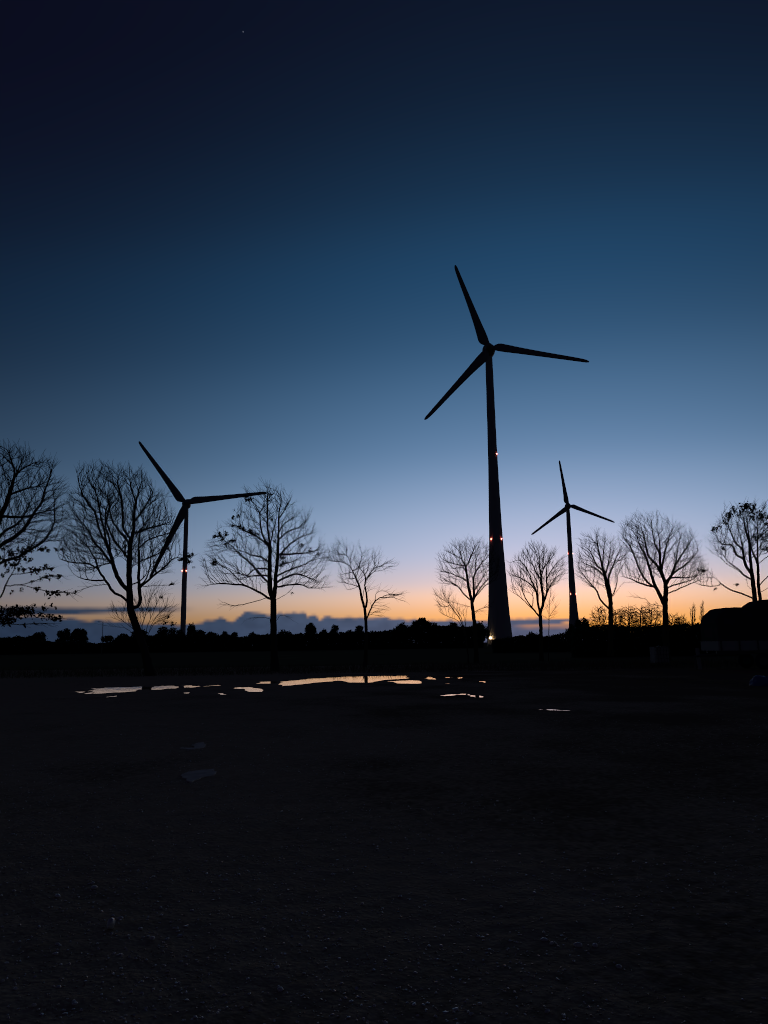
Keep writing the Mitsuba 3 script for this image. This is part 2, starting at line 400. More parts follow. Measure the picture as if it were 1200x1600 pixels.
def leaves(centres, radii, counts, size, rng):
    c = np.repeat(np.asarray(centres), counts, 0)
    r = np.repeat(np.asarray(radii), counts)
    n = len(c)
    o = rng.normal(0, 0.5, (n, 3)) * r[:, None]
    a, b = rng.normal(size=(n, 3)), rng.normal(size=(n, 3))
    a /= np.linalg.norm(a, axis=1, keepdims=True)
    b -= (a * b).sum(1, keepdims=True) * a
    b /= np.linalg.norm(b, axis=1, keepdims=True)
    s = size * rng.uniform(0.4, 1.7, n)[:, None]
    c = c + o
    v = np.stack([c - a * s, c + b * s * 0.45, c + a * s, c - b * s * 0.45 + 0.15 * s * np.cross(a, b)], 1).reshape(-1, 3)
    i = np.arange(n)[:, None] * 4
    return v, np.vstack([i + [0, 1, 2], i + [0, 2, 3]])


def grow_tree(key, dist, origin, scale, limbs, crowns, base_r, seed, n_points, step=0.19, kill=0.23, lift=0.08, tip=0.0075, leaf=None, leaf_size=0.07, leaf_bsdf='dry_leaf', twig=(0.3, 0.85), twig_chance=0.55, depth=0.75, limb_name='branch', trunk_name='trunk', spread=0.6, outward=0.75, chaos=0.42, stems=()):
    rng = np.random.default_rng(seed)
    ox, oy = origin
    px = lambda a: (ox + a[0] / scale, oy + a[1] / scale)
    pos, par, lid, off = [], [], [], []
    mpp = dist / FOC
    for li, L in enumerate(limbs):
        P2 = np.array([px(a) for a in L], float)
        seg = np.r_[0, np.cumsum(np.hypot(*np.diff(P2, axis=0).T))]
        m = max(2, int(seg[-1] * mpp / step) + 1)
        s = np.linspace(0, seg[-1], m)
        P2 = np.stack([PchipInterpolator(seg, P2[:, k])(s) for k in (0, 1)], -1)
        P2 += rng.normal(0, 0.25, P2.shape) * min(1.0, 6.0 / scale)
        if li == 0:
            slope, o0, prev = 0.0, 0.0, -1
            start = 0
        else:
            have = np.array([at_px[i] for i in range(len(pos))])
            j = int(np.argmin(np.hypot(*(have - P2[0]).T)))
            o0, prev, slope = off[j], j, rng.uniform(-spread, spread)
            start = 1
        if li == 0:
            at_px = []
        for k in range(start, m):
            o = o0 + slope * (s[k] - s[0]) * mpp + (0.05 * rng.normal() if li else 0)
            pos.append(at(P2[k, 0], P2[k, 1], dist + o))
            at_px.append(tuple(P2[k]))
            par.append(prev)
            lid.append(li)
            off.append(o)
            prev = len(pos) - 1
    pos, par, lid = np.array(pos), np.array(par), np.array(lid)
    n_traced = len(pos)
    # points to grow towards, spread through the crown's volume
    A = []
    areas = []
    for c in crowns:                                                      # ragged outline
        e = shapely.get_coordinates(Polygon([px(a) for a in c]).segmentize(4).exterior)
        e = e + (40 / scale) * (np.stack([meshkit.fbm(np.column_stack([e * 0.07, 0 * e[:, 0] + seed]), 3, 41), meshkit.fbm(np.column_stack([e * 0.07, 0 * e[:, 0] + seed]), 3, 42)], -1) - 0.5) * min(1.0, scale / 5.0)
        g = Polygon(e).buffer(0)
        g = max(getattr(g, 'geoms', [g]), key=lambda q: q.area)
        areas.append(shapely.affinity.scale(g, 0.94, 0.94))
    total = sum(g.area for g in areas)
    for g in areas:
        want, got = int(n_points * g.area / total), 0
        x0, y0, x1, y1 = g.bounds
        far = max(1e-6, shapely.maximum_inscribed_circle(g).length)
        while got < want:
            q = rng.uniform([x0, y0], [x1, y1], (want * 3, 2))
            pts = shapely.points(q)
            ok = shapely.contains(g, pts)
            q, e = q[ok], shapely.distance(g.exterior, pts[ok])
            h = depth * np.sqrt(np.maximum(e, 0.5) * (2 * far - np.minimum(e, far))) * mpp
            for (a, b), o in zip(q[: want - got], rng.uniform(-1, 1, len(q)) * h):
                A.append(at(a, b, dist + o))
            got += min(len(q), want - got)
    A = np.array(A)
    fork = np.array([pos[0, 0], pos[0, 1], np.percentile(A[:, 2], 2)]) if len(limbs) < 2 else pos[par[np.argmax(lid == 1)]].copy()
    fork[2] = min(fork[2], np.percentile(A[:, 2], 8))
    kids = np.zeros(len(pos), int)
    np.add.at(kids, par[par >= 0], 1)
    top_only = pos[:, 2] > 1.3
    for it in range(90):
        if len(A) < 3:
            break
        d, i = cKDTree(pos).query(A)
        ok = d < (12 * step if it < 25 else 7 * step)
        if not ok.any():
            break
        i, vec = i[ok], A[ok] - pos[i[ok]]
        vec /= np.maximum(np.linalg.norm(vec, axis=1, keepdims=True), 1e-9)
        heading = pos[i] - pos[np.maximum(par[i], 0)]
        heading /= np.maximum(np.linalg.norm(heading, axis=1, keepdims=True), 1e-9)
        ahead = (vec * heading).sum(1) > np.where(i < n_traced, -0.15, 0.25)   # wood grows forwards, it does not curl back
        i, vec = i[ahead], vec[ahead]
        if len(i) == 0:
            break
        u, inv = np.unique(i, return_inverse=True)
        D = np.zeros((len(u), 3))
        np.add.at(D, inv, vec)
        D /= np.maximum(np.linalg.norm(D, axis=1, keepdims=True), 1e-9)
        back = pos[u] - pos[np.maximum(par[u], 0)]
        back /= np.maximum(np.linalg.norm(back, axis=1, keepdims=True), 1e-9)
        out = pos[u] - fork
        out /= np.maximum(np.linalg.norm(out, axis=1, keepdims=True), 1e-9)
        D = D + 0.5 * back + outward * out + [0, 0, lift] + rng.normal(0, 0.2, D.shape)
        D /= np.linalg.norm(D, axis=1, keepdims=True)
        new = pos[u] + D * step * rng.uniform(0.8, 1.2, (len(u), 1))
        fine = (kids[u] < 3) & (pos[u, 2] > 1.2)
        if not fine.any():
            break
        u, new = u[fine], new[fine]
        kids[u] += 1
        kids = np.r_[kids, np.zeros(len(u), int)]
        pos, par, lid = np.vstack([pos, new]), np.r_[par, u], np.r_[lid, np.full(len(u), -1)]
        dn = cKDTree(new).query(A)[0]
        A = A[dn > kill]
    # short shoots along the outer wood
    n_grown = len(pos)
    tipd = np.zeros(n_grown, int)
    for i in range(n_grown - 1, -1, -1):
        if par[i] >= 0:
            tipd[par[i]] = max(tipd[par[i]], tipd[i] + 1)
    cand = np.where((tipd < 9) & (pos[:, 2] > 2.0))[0]
    cand = np.repeat(cand, 1 + (tipd[cand] < 4))
    cand = cand[rng.uniform(size=len(cand)) < twig_chance]
    d = pos[cand] - pos[par[cand]]
    d /= np.maximum(np.linalg.norm(d, axis=1, keepdims=True), 1e-9)
    w = rng.normal(size=d.shape)
    out = pos[cand] - fork
    out /= np.maximum(np.linalg.norm(out, axis=1, keepdims=True), 1e-9)
    d = d + w * chaos + outward * 0.93 * out + [0, 0, lift]
    d /= np.linalg.norm(d, axis=1, keepdims=True)
    L = rng.uniform(*twig, len(cand))[:, None]
    p1 = pos[cand] + d * L * 0.5
    d2 = d + rng.normal(0, 0.22, d.shape) + [0, 0, lift]
    d2 /= np.linalg.norm(d2, axis=1, keepdims=True)
    p2 = p1 + d2 * L * 0.5
    m = len(cand)
    pos = np.vstack([pos, p1, p2])
    par = np.r_[par, cand, np.arange(n_grown, n_grown + m)]
    lid = np.r_[lid, np.full(2 * m, -1)]
    # thickness: each fork carries the wood of what it feeds
    N = len(pos)
    tips = np.zeros(N)
    has = np.zeros(N, bool)
    has[par[par >= 0]] = True
    tips[~has] = 1
    order = np.argsort(-np.arange(N))
    child, best = np.full(N, -1), np.zeros(N)
    depth_rank = np.zeros(N, int)
    for i in range(N):
        if par[i] >= 0:
            depth_rank[i] = depth_rank[par[i]] + 1
    for i in np.argsort(-depth_rank, kind='stable'):
        if par[i] >= 0:
            tips[par[i]] += tips[i]
            w = tips[i] + (1e6 if lid[i] >= 0 and lid[i] == lid[par[i]] else 0)
            if w > best[par[i]]:
                best[par[i]], child[par[i]] = w, i
    ex = math.log(base_r / tip) / math.log(tips[0])
    rad = tip * tips ** ex
    for li in range(len(limbs)):                                        # traced limbs thin out towards their ends
        sel = np.where(lid == li)[0]
        t = np.arange(1, len(sel) + 1) / len(sel)
        r0 = rad[sel[0]] if li == 0 else min(rad[sel[0]], 0.8 * rad[par[sel[0]]])
        rad[sel] = np.minimum(rad[sel], r0 * (1 - 0.85 * t ** (1.6 if li == 0 else 0.9)) + 2.2 * tip)
    for li, r0 in stems:
        sel = np.where(lid == li)[0]
        rad[sel] = np.maximum(rad[sel], r0 * (1 - 0.85 * np.arange(len(sel)) / len(sel)))
    for i in np.argsort(depth_rank, kind='stable'):
        if par[i] >= 0:
            rad[i] = min(rad[i], rad[par[i]] * (1.0 if lid[i] == lid[par[i]] else 0.95 if any(lid[i] == a for a, b in stems) else 0.75) + 0.0005)
    flare = np.clip(1 - pos[:, 2] / 1.6, 0, 1) * (lid == 0)
    rad = rad * (1 + 0.45 * flare ** 2)
    names = []
    for li in range(len(limbs)):
        sel = np.where(lid == li)[0]
        t = tubes(pos, par, rad, child, sel, 10 if li == 0 else 6)
        if t is not None:
            part(key, trunk_name if li == 0 else limb_name, t, 'bark', smooth_=True)
    t = tubes(pos, par, rad, child, np.where(lid < 0)[0], 3)
    if t is not None:
        part(key, 'twigs', t, 'twig_bark', smooth_=False, kind='stuff')
    if leaf:
        cs, rs, ns = [], [], []
        tree = cKDTree(pos)
        for a in leaf:
            r = a[2] if len(a) > 2 else 12
            q = at(*px(a), dist)
            j = np.array(tree.query_ball_point(q, 2.5 * r / scale * mpp + 0.4))
            c0 = q if len(j) == 0 else np.array([q[0], pos[j[rng.integers(len(j))]][1], q[2]])
            cs.append(c0)
            rs.append(r / scale * mpp * 1.5)
            ns.append(max(5, int(0.16 * r * r * (5.5 / scale) ** 2 * (0.07 / leaf_size) ** 2 * (mpp / 0.04) ** 2)))
        part(key, 'leaves', leaves(cs, rs, ns, leaf_size, rng), leaf_bsdf, smooth_=False, kind='stuff')


ROW = 'bare trees in the row along the yard edge'


def row_tree(label, *a, **k):
    grow_tree(thing('bare_tree', label, 'tree', ROW), *a, **k)


row_tree('tallest bare tree at the left edge, dead leaves still on its low branches', 38, (0, 680), 5.0, [
    [(-150, 1990), (-120, 1500), (-95, 1200), (-60, 900), (0, 640), (40, 560), (70, 470), (100, 370), (115, 290), (95, 220), (60, 120)],
    [(-90, 1000), (0, 790), (50, 740), (130, 700), (200, 600), (240, 520)], [(-80, 950), (20, 850), (110, 800), (210, 700), (270, 600), (330, 520), (350, 430), (385, 340), (405, 260)],
    [(-95, 1150), (0, 1000), (140, 950), (240, 890), (340, 830), (400, 740), (430, 650), (425, 560), (430, 470)], [(420, 690), (480, 670), (560, 630)],
    [(-105, 1300), (0, 1270), (50, 1160), (110, 1050), (200, 930), (260, 880)], [(50, 1185), (150, 1170), (250, 1190), (330, 1210), (450, 1230), (590, 1230)],
    [(90, 1085), (200, 1080), (300, 1050), (410, 1040)], [(150, 1170), (270, 1140), (380, 1100), (490, 1105)], [(65, 470), (200, 420), (300, 395)], [(10, 630), (170, 640), (330, 600), (400, 590)],
    [(-118, 1470), (0, 1430), (150, 1380), (300, 1380), (400, 1420), (490, 1430)], [(-120, 1520), (0, 1470), (150, 1480), (300, 1470), (410, 1470)], [(330, 840), (420, 820), (520, 830)],
    [(90, 400), (150, 250), (200, 140)], [(-50, 860), (-120, 600), (-160, 300)], [(-20, 720), (-60, 450), (-40, 200)], [(100, 350), (180, 260), (290, 210)]],
    [[(-250, 100), (0, 85), (180, 80), (240, 150), (300, 210), (400, 250), (430, 300), (500, 430), (560, 520), (540, 640), (480, 700), (430, 850), (300, 900), (200, 950), (-250, 1050)]],
    0.23, 101, 3600, leaf=[(60, 900), (20, 890), (100, 915), (130, 920, 16), (170, 910), (200, 900, 16), (240, 905), (280, 900, 18), (310, 895), (340, 890, 16), (375, 890), (400, 900, 14), (450, 897), (478, 888, 8), (20, 1010, 20), (60, 1010, 18), (90, 1000, 18),
    (150, 980, 14), (210, 970, 16), (260, 980, 14), (150, 1045, 14), (190, 1050), (230, 1055, 16), (270, 1055, 16), (300, 1050), (340, 1040), (370, 1035, 14), (412, 1045, 10), (320, 1108, 10), (365, 1105, 16), (430, 1105, 9), (470, 1105, 14), (400, 1240, 16), (440, 1232, 14), (490, 1242, 16),
    (540, 1235, 12), (590, 1228, 10), (150, 1208), (310, 1205, 12), (280, 1200), (95, 1225, 10), (240, 1140, 8), (30, 1375, 30), (80, 1390, 30), (130, 1370, 30), (180, 1390, 30), (230, 1375, 26), (280, 1395, 26), (60, 1440, 30), (20, 1450, 30), (120, 1440, 22), (330, 1405, 20), (380, 1420, 18),
    (430, 1432, 18), (480, 1430, 14), (405, 1325, 10), (350, 1352, 14), (290, 1350, 16), (430, 1350, 7), (120, 1350, 16), (290, 1470, 9), (170, 1480, 10), (20, 1090), (60, 1060), (0, 960, 18), (30, 930, 18)], leaf_size=0.075)
row_tree('broad bare tree standing between the leftmost tree and the left turbine', 45, (90, 710), 5.33, [
    [(775, 1860), (720, 1620), (670, 1480), (635, 1380), (605, 1270), (600, 1130), (595, 1000), (600, 880), (605, 760), (635, 600), (640, 480), (670, 330), (700, 220)],
    [(585, 1235), (545, 1190), (470, 1150), (400, 1050), (340, 960), (310, 870), (255, 780), (190, 700), (130, 640)], [(340, 960), (250, 910), (120, 900), (20, 870)], [(255, 780), (225, 700), (215, 620), (180, 540), (120, 470), (80, 400)],
    [(600, 1140), (555, 1100), (490, 1000), (465, 920), (440, 830), (405, 740), (370, 680), (335, 580), (310, 480), (260, 420), (200, 310), (165, 180)],
    [(465, 920), (400, 850), (370, 800), (310, 740), (270, 660), (210, 570)], [(405, 740), (395, 660), (365, 540), (345, 430), (320, 330), (250, 200)], [(440, 830), (430, 700), (400, 600), (400, 480), (430, 380), (420, 180)],
    [(600, 880), (560, 830), (510, 770), (440, 650), (410, 560), (430, 440), (400, 330)], [(605, 760), (560, 690), (500, 620), (455, 540), (430, 430)], [(605, 700), (545, 600), (540, 480), (530, 370), (500, 230), (530, 140)],
    [(640, 1290), (690, 1220), (680, 1120), (675, 1000), (680, 900), (675, 780), (690, 640), (740, 560), (830, 450), (880, 380)], [(680, 1100), (745, 1020), (775, 890)], [(690, 1105), (800, 1010), (900, 930), (990, 860), (1050, 865), (1110, 850)],
    [(690, 1100), (800, 1095), (950, 1085)], [(675, 900), (760, 860), (850, 820), (900, 740)], [(680, 780), (760, 710), (880, 670), (980, 640)], [(650, 660), (740, 620), (860, 590), (940, 560)],
    [(640, 560), (700, 480), (760, 380), (800, 290)], [(620, 1085), (690, 1050), (760, 960)], [(400, 1050), (300, 1050), (170, 1020)], [(450, 1080), (330, 1090), (170, 1140)], [(655, 400), (610, 260), (600, 130)], [(560, 850), (560, 760), (500, 850)]],
    [[(150, 150), (260, 90), (430, 110), (600, 100), (740, 170), (800, 280), (900, 370), (950, 530), (1000, 640), (1000, 850), (950, 1000), (880, 1060), (700, 1040), (560, 950), (300, 1040), (150, 1010), (20, 880), (20, 700), (60, 560), (80, 400), (150, 300)]],
    0.22, 102, 6200, twig_chance=0.65, leaf=[(1085, 845, 20), (1110, 900, 16), (1060, 870, 14), (1030, 880, 9), (950, 1078, 12), (920, 785, 9), (1130, 945, 7), (1120, 835, 10)], leaf_size=0.08)
row_tree('bare tree with level branches and a few clinging leaves, right of the left turbine', 50, (310, 750), 5.714, [
    [(690, 1830), (675, 1480), (670, 1300), (668, 1080), (640, 980), (635, 800), (640, 650), (632, 520), (615, 400), (615, 250), (620, 100), (600, 55)],
    [(668, 1080), (685, 960), (690, 850), (705, 720), (712, 600), (715, 450), (720, 300), (740, 180), (730, 110)], [(640, 1065), (540, 1000), (470, 965), (400, 930), (300, 830), (230, 780), (150, 750)], [(470, 968), (370, 935), (200, 925), (60, 945)],
    [(635, 930), (560, 850), (480, 760), (390, 680), (310, 600), (260, 560), (190, 495)], [(625, 740), (560, 690), (480, 670), (370, 625)], [(620, 590), (570, 540), (500, 490), (430, 460), (340, 410)], [(625, 580), (560, 450), (545, 300), (500, 220), (440, 165)],
    [(545, 300), (580, 230), (590, 170)], [(640, 600), (670, 450), (700, 340)], [(690, 960), (820, 935), (900, 930), (1000, 965), (1150, 960)], [(692, 920), (800, 860), (880, 840), (980, 870), (1060, 900)],
    [(692, 860), (820, 800), (930, 760), (1040, 710), (1150, 690)], [(710, 690), (790, 600), (860, 540), (940, 500), (1030, 470)], [(714, 540), (800, 460), (900, 420), (960, 360), (1000, 305)], [(717, 350), (780, 250), (820, 170)],
    [(710, 670), (830, 660), (960, 650), (1080, 620)], [(690, 1080), (730, 1050), (770, 1030)], [(635, 1040), (520, 1080), (400, 1110), (320, 1120), (230, 1095)], [(690, 1270), (740, 1210), (800, 1220)], [(650, 1240), (530, 1225), (450, 1240)],
    [(635, 800), (520, 790), (430, 850), (340, 820)], [(640, 730), (560, 720), (500, 715)], [(714, 480), (780, 380), (870, 330)], [(635, 860), (560, 850), (450, 860), (380, 820)], [(700, 760), (800, 740), (900, 700)]],
    [[(40, 900), (60, 700), (160, 480), (310, 400), (320, 260), (420, 150), (600, 40), (740, 100), (850, 200), (880, 260), (1000, 310), (1030, 470), (1090, 540), (1150, 660), (1170, 960), (1000, 980), (700, 1000), (400, 950), (250, 940)]],
    0.22, 103, 2000, lift=0.0, stems=[(1, 0.14)], leaf=[(180, 488, 20), (250, 485, 14), (215, 530), (270, 545, 14), (300, 530), (245, 580), (320, 560), (155, 720), (160, 752, 18), (130, 740), (60, 710, 6), (320, 345), (360, 330), (315, 410, 13), (400, 430, 14), (355, 410), (315, 270, 8), (400, 290, 6), (450, 165, 18), (430, 180), (425, 155), (480, 470, 14),
    (500, 490, 16), (540, 490), (650, 335, 13), (835, 333, 10), (680, 545, 12), (745, 690, 18), (760, 735, 14), (745, 770, 14), (1000, 630, 13), (830, 1010, 9), (640, 180), (640, 130), (925, 590, 12), (155, 510), (230, 460, 8), (470, 460), (1065, 650, 9)], leaf_size=0.075)
row_tree('small bare tree with a flat leaning crown, just left of the picture centre', 56, (500, 840), 8.571, [
    [(600, 1760), (618, 1280), (612, 1100), (600, 960), (560, 820), (535, 680), (490, 560), (440, 450), (400, 380)], [(400, 385), (330, 340), (250, 320), (130, 315), (30, 300)], [(410, 390), (380, 270), (340, 230), (260, 220), (230, 110)],
    [(605, 960), (628, 820), (610, 700), (600, 640), (610, 560), (590, 480), (540, 420), (500, 370), (460, 290)], [(570, 840), (590, 700), (602, 640)], [(612, 570), (660, 510), (740, 450), (830, 440), (930, 390), (985, 390)], [(660, 505), (720, 420), (830, 370), (900, 330)],
    [(745, 400), (730, 330), (740, 270)], [(530, 660), (460, 640), (400, 620), (280, 605)], [(450, 460), (350, 480), (250, 500)], [(440, 450), (510, 400), (540, 340), (560, 220)], [(618, 1110), (670, 980), (740, 850), (820, 800), (950, 800), (1085, 840)], [(740, 850), (745, 765)],
    [(820, 800), (900, 770), (1055, 780)], [(485, 550), (380, 550), (320, 560)], [(595, 490), (640, 430), (650, 370)], [(670, 980), (690, 900), (640, 860)], [(520, 650), (420, 690), (370, 700)], [(380, 280), (350, 190), (350, 140)]],
    [[(30, 290), (140, 150), (230, 90), (350, 140), (560, 150), (600, 220), (740, 230), (900, 290), (990, 380), (900, 450), (700, 520), (640, 600), (560, 640), (440, 640), (380, 700), (250, 700), (250, 500), (400, 450), (150, 380)],
     [(650, 1060), (700, 940), (860, 870), (920, 900), (850, 1080)], [(860, 750), (1060, 760), (1080, 830), (880, 820)], [(640, 660), (860, 690), (850, 720), (650, 700)]],
    0.125, 104, 1300, depth=0.6, stems=[(3, 0.08), (11, 0.06)])
row_tree('bare tree whose crown touches the left side of the tallest turbine tower', 62, (670, 835), 9.7, [
    [(720, 1970), (692, 1350), (670, 1180), (655, 1040), (620, 880), (590, 720), (570, 560), (555, 470), (510, 400), (490, 330), (420, 210)], [(658, 1035), (685, 940), (680, 800), (675, 680), (720, 560), (790, 450), (870, 360), (930, 290)],
    [(677, 690), (650, 600), (620, 480)], [(710, 580), (710, 480), (720, 400), (760, 280)], [(562, 490), (610, 400), (660, 280), (700, 170)], [(550, 480), (440, 460), (340, 430), (200, 370)], [(592, 730), (500, 660), (400, 620), (310, 580), (200, 560)],
    [(645, 1010), (520, 890), (440, 790), (340, 740), (190, 740)], [(660, 1110), (560, 1080), (430, 1045), (330, 1020)], [(683, 960), (740, 870), (830, 750), (930, 650), (1050, 560)], [(680, 985), (790, 850), (900, 740), (1040, 690)], [(683, 860), (800, 680), (850, 590)],
    [(672, 1180), (790, 1130), (870, 1100)], [(680, 1230), (760, 1160), (820, 1170)], [(500, 370), (420, 330), (330, 280)], [(575, 600), (500, 500), (380, 520)]],
    [[(170, 360), (270, 250), (400, 110), (600, 100), (800, 140), (1000, 260), (1080, 450), (1080, 700), (900, 820), (720, 980), (600, 880), (400, 880), (180, 760), (170, 560)], [(700, 1080), (900, 1020), (860, 1180), (720, 1200)]],
    0.16, 105, 1700, stems=[(1, 0.11)])
row_tree('bare tree with upright fan-shaped crown between the two right turbines', 66, (785, 840), 10.0, [
    [(610, 1980), (600, 1400), (592, 1200), (640, 1000), (620, 800), (600, 600), (585, 420), (570, 190)], [(595, 1190), (550, 1000), (530, 850), (460, 690), (380, 560), (290, 470)], [(590, 1250), (460, 1090), (380, 980), (320, 850), (290, 700), (280, 500)],
    [(460, 1090), (480, 950), (470, 880)], [(590, 1230), (430, 1080), (330, 980), (260, 920), (150, 850)], [(605, 1150), (660, 980), (740, 770), (800, 670), (870, 540), (1000, 360)], [(640, 970), (700, 840), (690, 640), (690, 500), (740, 290)],
    [(603, 640), (650, 470), (760, 220)], [(598, 580), (640, 330), (640, 160)], [(590, 500), (540, 300), (500, 170)], [(600, 660), (480, 440), (400, 220)], [(520, 510), (380, 300), (320, 210)], [(530, 850), (400, 700), (290, 640), (150, 580)],
    [(460, 700), (330, 420), (240, 350), (185, 370)], [(600, 1160), (680, 1090), (730, 1030)], [(800, 680), (900, 590), (1010, 560)], [(740, 770), (860, 680), (960, 650)], [(620, 800), (560, 600), (520, 420)], [(650, 480), (720, 380), (850, 200)], [(690, 640), (760, 520), (850, 390)], [(560, 1050), (540, 700), (430, 520)]],
    [[(100, 600), (110, 430), (190, 340), (320, 190), (430, 120), (570, 100), (720, 140), (860, 190), (880, 380), (1010, 350), (1020, 580), (900, 760), (760, 850), (700, 1000), (560, 1000), (420, 960), (130, 900)]],
    0.155, 106, 1900, stems=[(1, 0.09), (2, 0.07)], lift=0.22, twig=(0.3, 0.65))
row_tree('narrow bare tree right of the farthest turbine, overlapping the wide crown beside it', 64, (890, 800), 5.4545, [
    [(350, 1230), (350, 1000), (350, 850), (345, 740), (320, 640), (300, 540), (280, 460), (255, 360), (235, 250), (230, 180)], [(347, 760), (350, 700), (330, 580), (370, 460), (400, 380), (440, 310)], [(350, 740), (400, 620), (410, 555)], [(348, 830), (260, 740), (230, 670), (170, 600), (95, 510)],
    [(290, 500), (230, 450), (170, 330), (100, 285)], [(280, 450), (290, 330), (305, 225)], [(350, 770), (420, 650), (470, 600), (590, 605)], [(303, 560), (220, 480), (85, 430)], [(240, 280), (190, 230), (170, 210)], [(385, 420), (440, 400), (490, 340)], [(300, 540), (330, 440), (350, 300)]],
    [[(70, 440), (90, 280), (180, 190), (240, 170), (330, 230), (450, 270), (490, 350), (480, 480), (420, 560), (400, 640), (350, 680), (260, 700), (170, 680), (80, 600)]],
    0.2, 107, 1800, stems=[(1, 0.1)])
row_tree('wide round-crowned bare tree standing left of the covered trailer', 58, (890, 800), 5.4545, [
    [(830, 1270), (818, 950), (815, 780), (820, 640), (790, 530), (770, 440), (770, 330), (760, 190)], [(808, 790), (760, 690), (720, 610), (680, 470), (640, 360), (600, 290), (570, 180)], [(740, 650), (650, 580), (600, 500), (560, 400), (510, 290), (450, 200)],
    [(640, 590), (560, 560), (465, 525)], [(730, 640), (610, 610), (520, 570), (430, 545)], [(815, 620), (740, 450), (670, 370), (640, 240), (600, 100)], [(822, 620), (870, 530), (910, 420), (920, 340), (945, 200)], [(820, 650), (930, 610), (1060, 570), (1115, 485)],
    [(818, 700), (920, 660), (1010, 620), (1135, 570)], [(825, 600), (890, 520), (1000, 440), (1095, 325)], [(785, 500), (810, 350), (850, 200)], [(812, 800), (700, 790), (640, 740), (560, 730)], [(770, 360), (720, 240), (700, 80)], [(910, 440), (980, 330), (1050, 220)], [(640, 360), (560, 200), (490, 90)], [(860, 560), (980, 560), (1100, 540)], [(680, 470), (720, 400), (740, 300)]],
    [[(430, 120), (520, 60), (640, 35), (760, 35), (860, 70), (950, 130), (1060, 200), (1100, 330), (1140, 480), (1130, 580), (950, 640), (830, 600), (720, 620), (600, 600), (480, 560), (480, 400), (430, 250)]],
    0.22, 108, 3500, stems=[(1, 0.15)])
row_tree('twin-stemmed tree at the right edge with dark leaf clumps along its crown top', 52, (1080, 770), 8.42, [
    [(850, 2260), (835, 1400), (815, 1200), (790, 980), (770, 800), (765, 650), (720, 500), (690, 350), (670, 230)], [(845, 1900), (905, 1400), (885, 1230), (880, 960), (850, 870), (790, 720), (750, 500), (730, 330)], [(880, 940), (870, 760), (875, 600), (870, 440), (860, 260)],
    [(882, 945), (950, 880), (1010, 830), (1090, 700)], [(800, 1070), (700, 900), (680, 750), (640, 560), (600, 390)], [(808, 1150), (690, 1080), (580, 1000), (460, 930), (380, 850), (270, 790)], [(690, 1080), (600, 990), (500, 920), (430, 830)], [(680, 740), (580, 650), (520, 520), (480, 420)],
    [(690, 860), (600, 820), (530, 690), (430, 680), (330, 580)], [(822, 1280), (740, 1220), (730, 1120)], [(833, 1400), (650, 1320), (500, 1270), (400, 1200), (280, 1110), (150, 1110)], [(280, 1110), (200, 1020), (100, 1030)], [(895, 1310), (1010, 1250), (1100, 1150)],
    [(885, 1230), (960, 1150), (1030, 1080), (1150, 1000)], [(875, 760), (960, 600), (1050, 450)], [(480, 430), (420, 360), (400, 300)], [(870, 600), (930, 450), (960, 330)], [(400, 1200), (280, 1230), (60, 1185)]],
    [[(230, 560), (280, 460), (400, 370), (470, 260), (560, 200), (720, 150), (850, 180), (1000, 240), (1200, 300), (1250, 800), (1000, 900), (850, 900), (700, 950), (500, 950), (300, 830), (210, 720)], [(0, 1180), (100, 980), (250, 1000), (400, 1180), (300, 1250), (50, 1200)]],
    0.17, 109, 2100, stems=[(1, 0.15)], leaf=[(330, 475, 24), (280, 490, 16), (360, 460, 14), (400, 385, 16), (480, 310, 30), (500, 270, 18), (490, 350, 18), (560, 225, 26), (590, 250, 18), (700, 180, 34), (740, 170, 28), (670, 205, 18), (800, 190, 26), (850, 225, 26), (875, 250, 18), (900, 290, 28), (960, 300, 30), (1000, 310, 22), (840, 320, 26),
    (900, 345, 26), (960, 560, 32), (920, 575, 22), (880, 560, 18), (810, 610, 22), (980, 730, 26), (950, 740, 14), (650, 260, 20), (760, 260, 18), (620, 300, 16), (540, 300, 16), (700, 240, 18), (430, 290, 10), (560, 790, 12), (430, 720, 20), (400, 720, 12), (600, 1210, 16), (310, 1270, 10), (990, 600, 24), (1050, 420, 30), (1100, 360, 30), (1150, 450, 30),
    (460, 400, 12), (770, 320, 14), (820, 280, 14), (1000, 400, 22), (160, 1030, 20), (80, 1020, 12)], leaf_size=0.07, leaf_bsdf='dark_leaf')

# ------------------------------------------------------------------ saplings and bare shrubs under the row


def bare_shrub(label, dist, origin, scale, limbs, crowns, seed, n, group=None, r=0.03, **k):
    k = {'step': 0.16, 'kill': 0.22, 'tip': 0.006, 'depth': 0.7, 'limb_name': 'stem', 'trunk_name': 'main_stem', **k}
    grow_tree(thing('bare_shrub', label, 'shrub', group), dist, origin, scale, limbs, crowns, r, seed, n, **k)


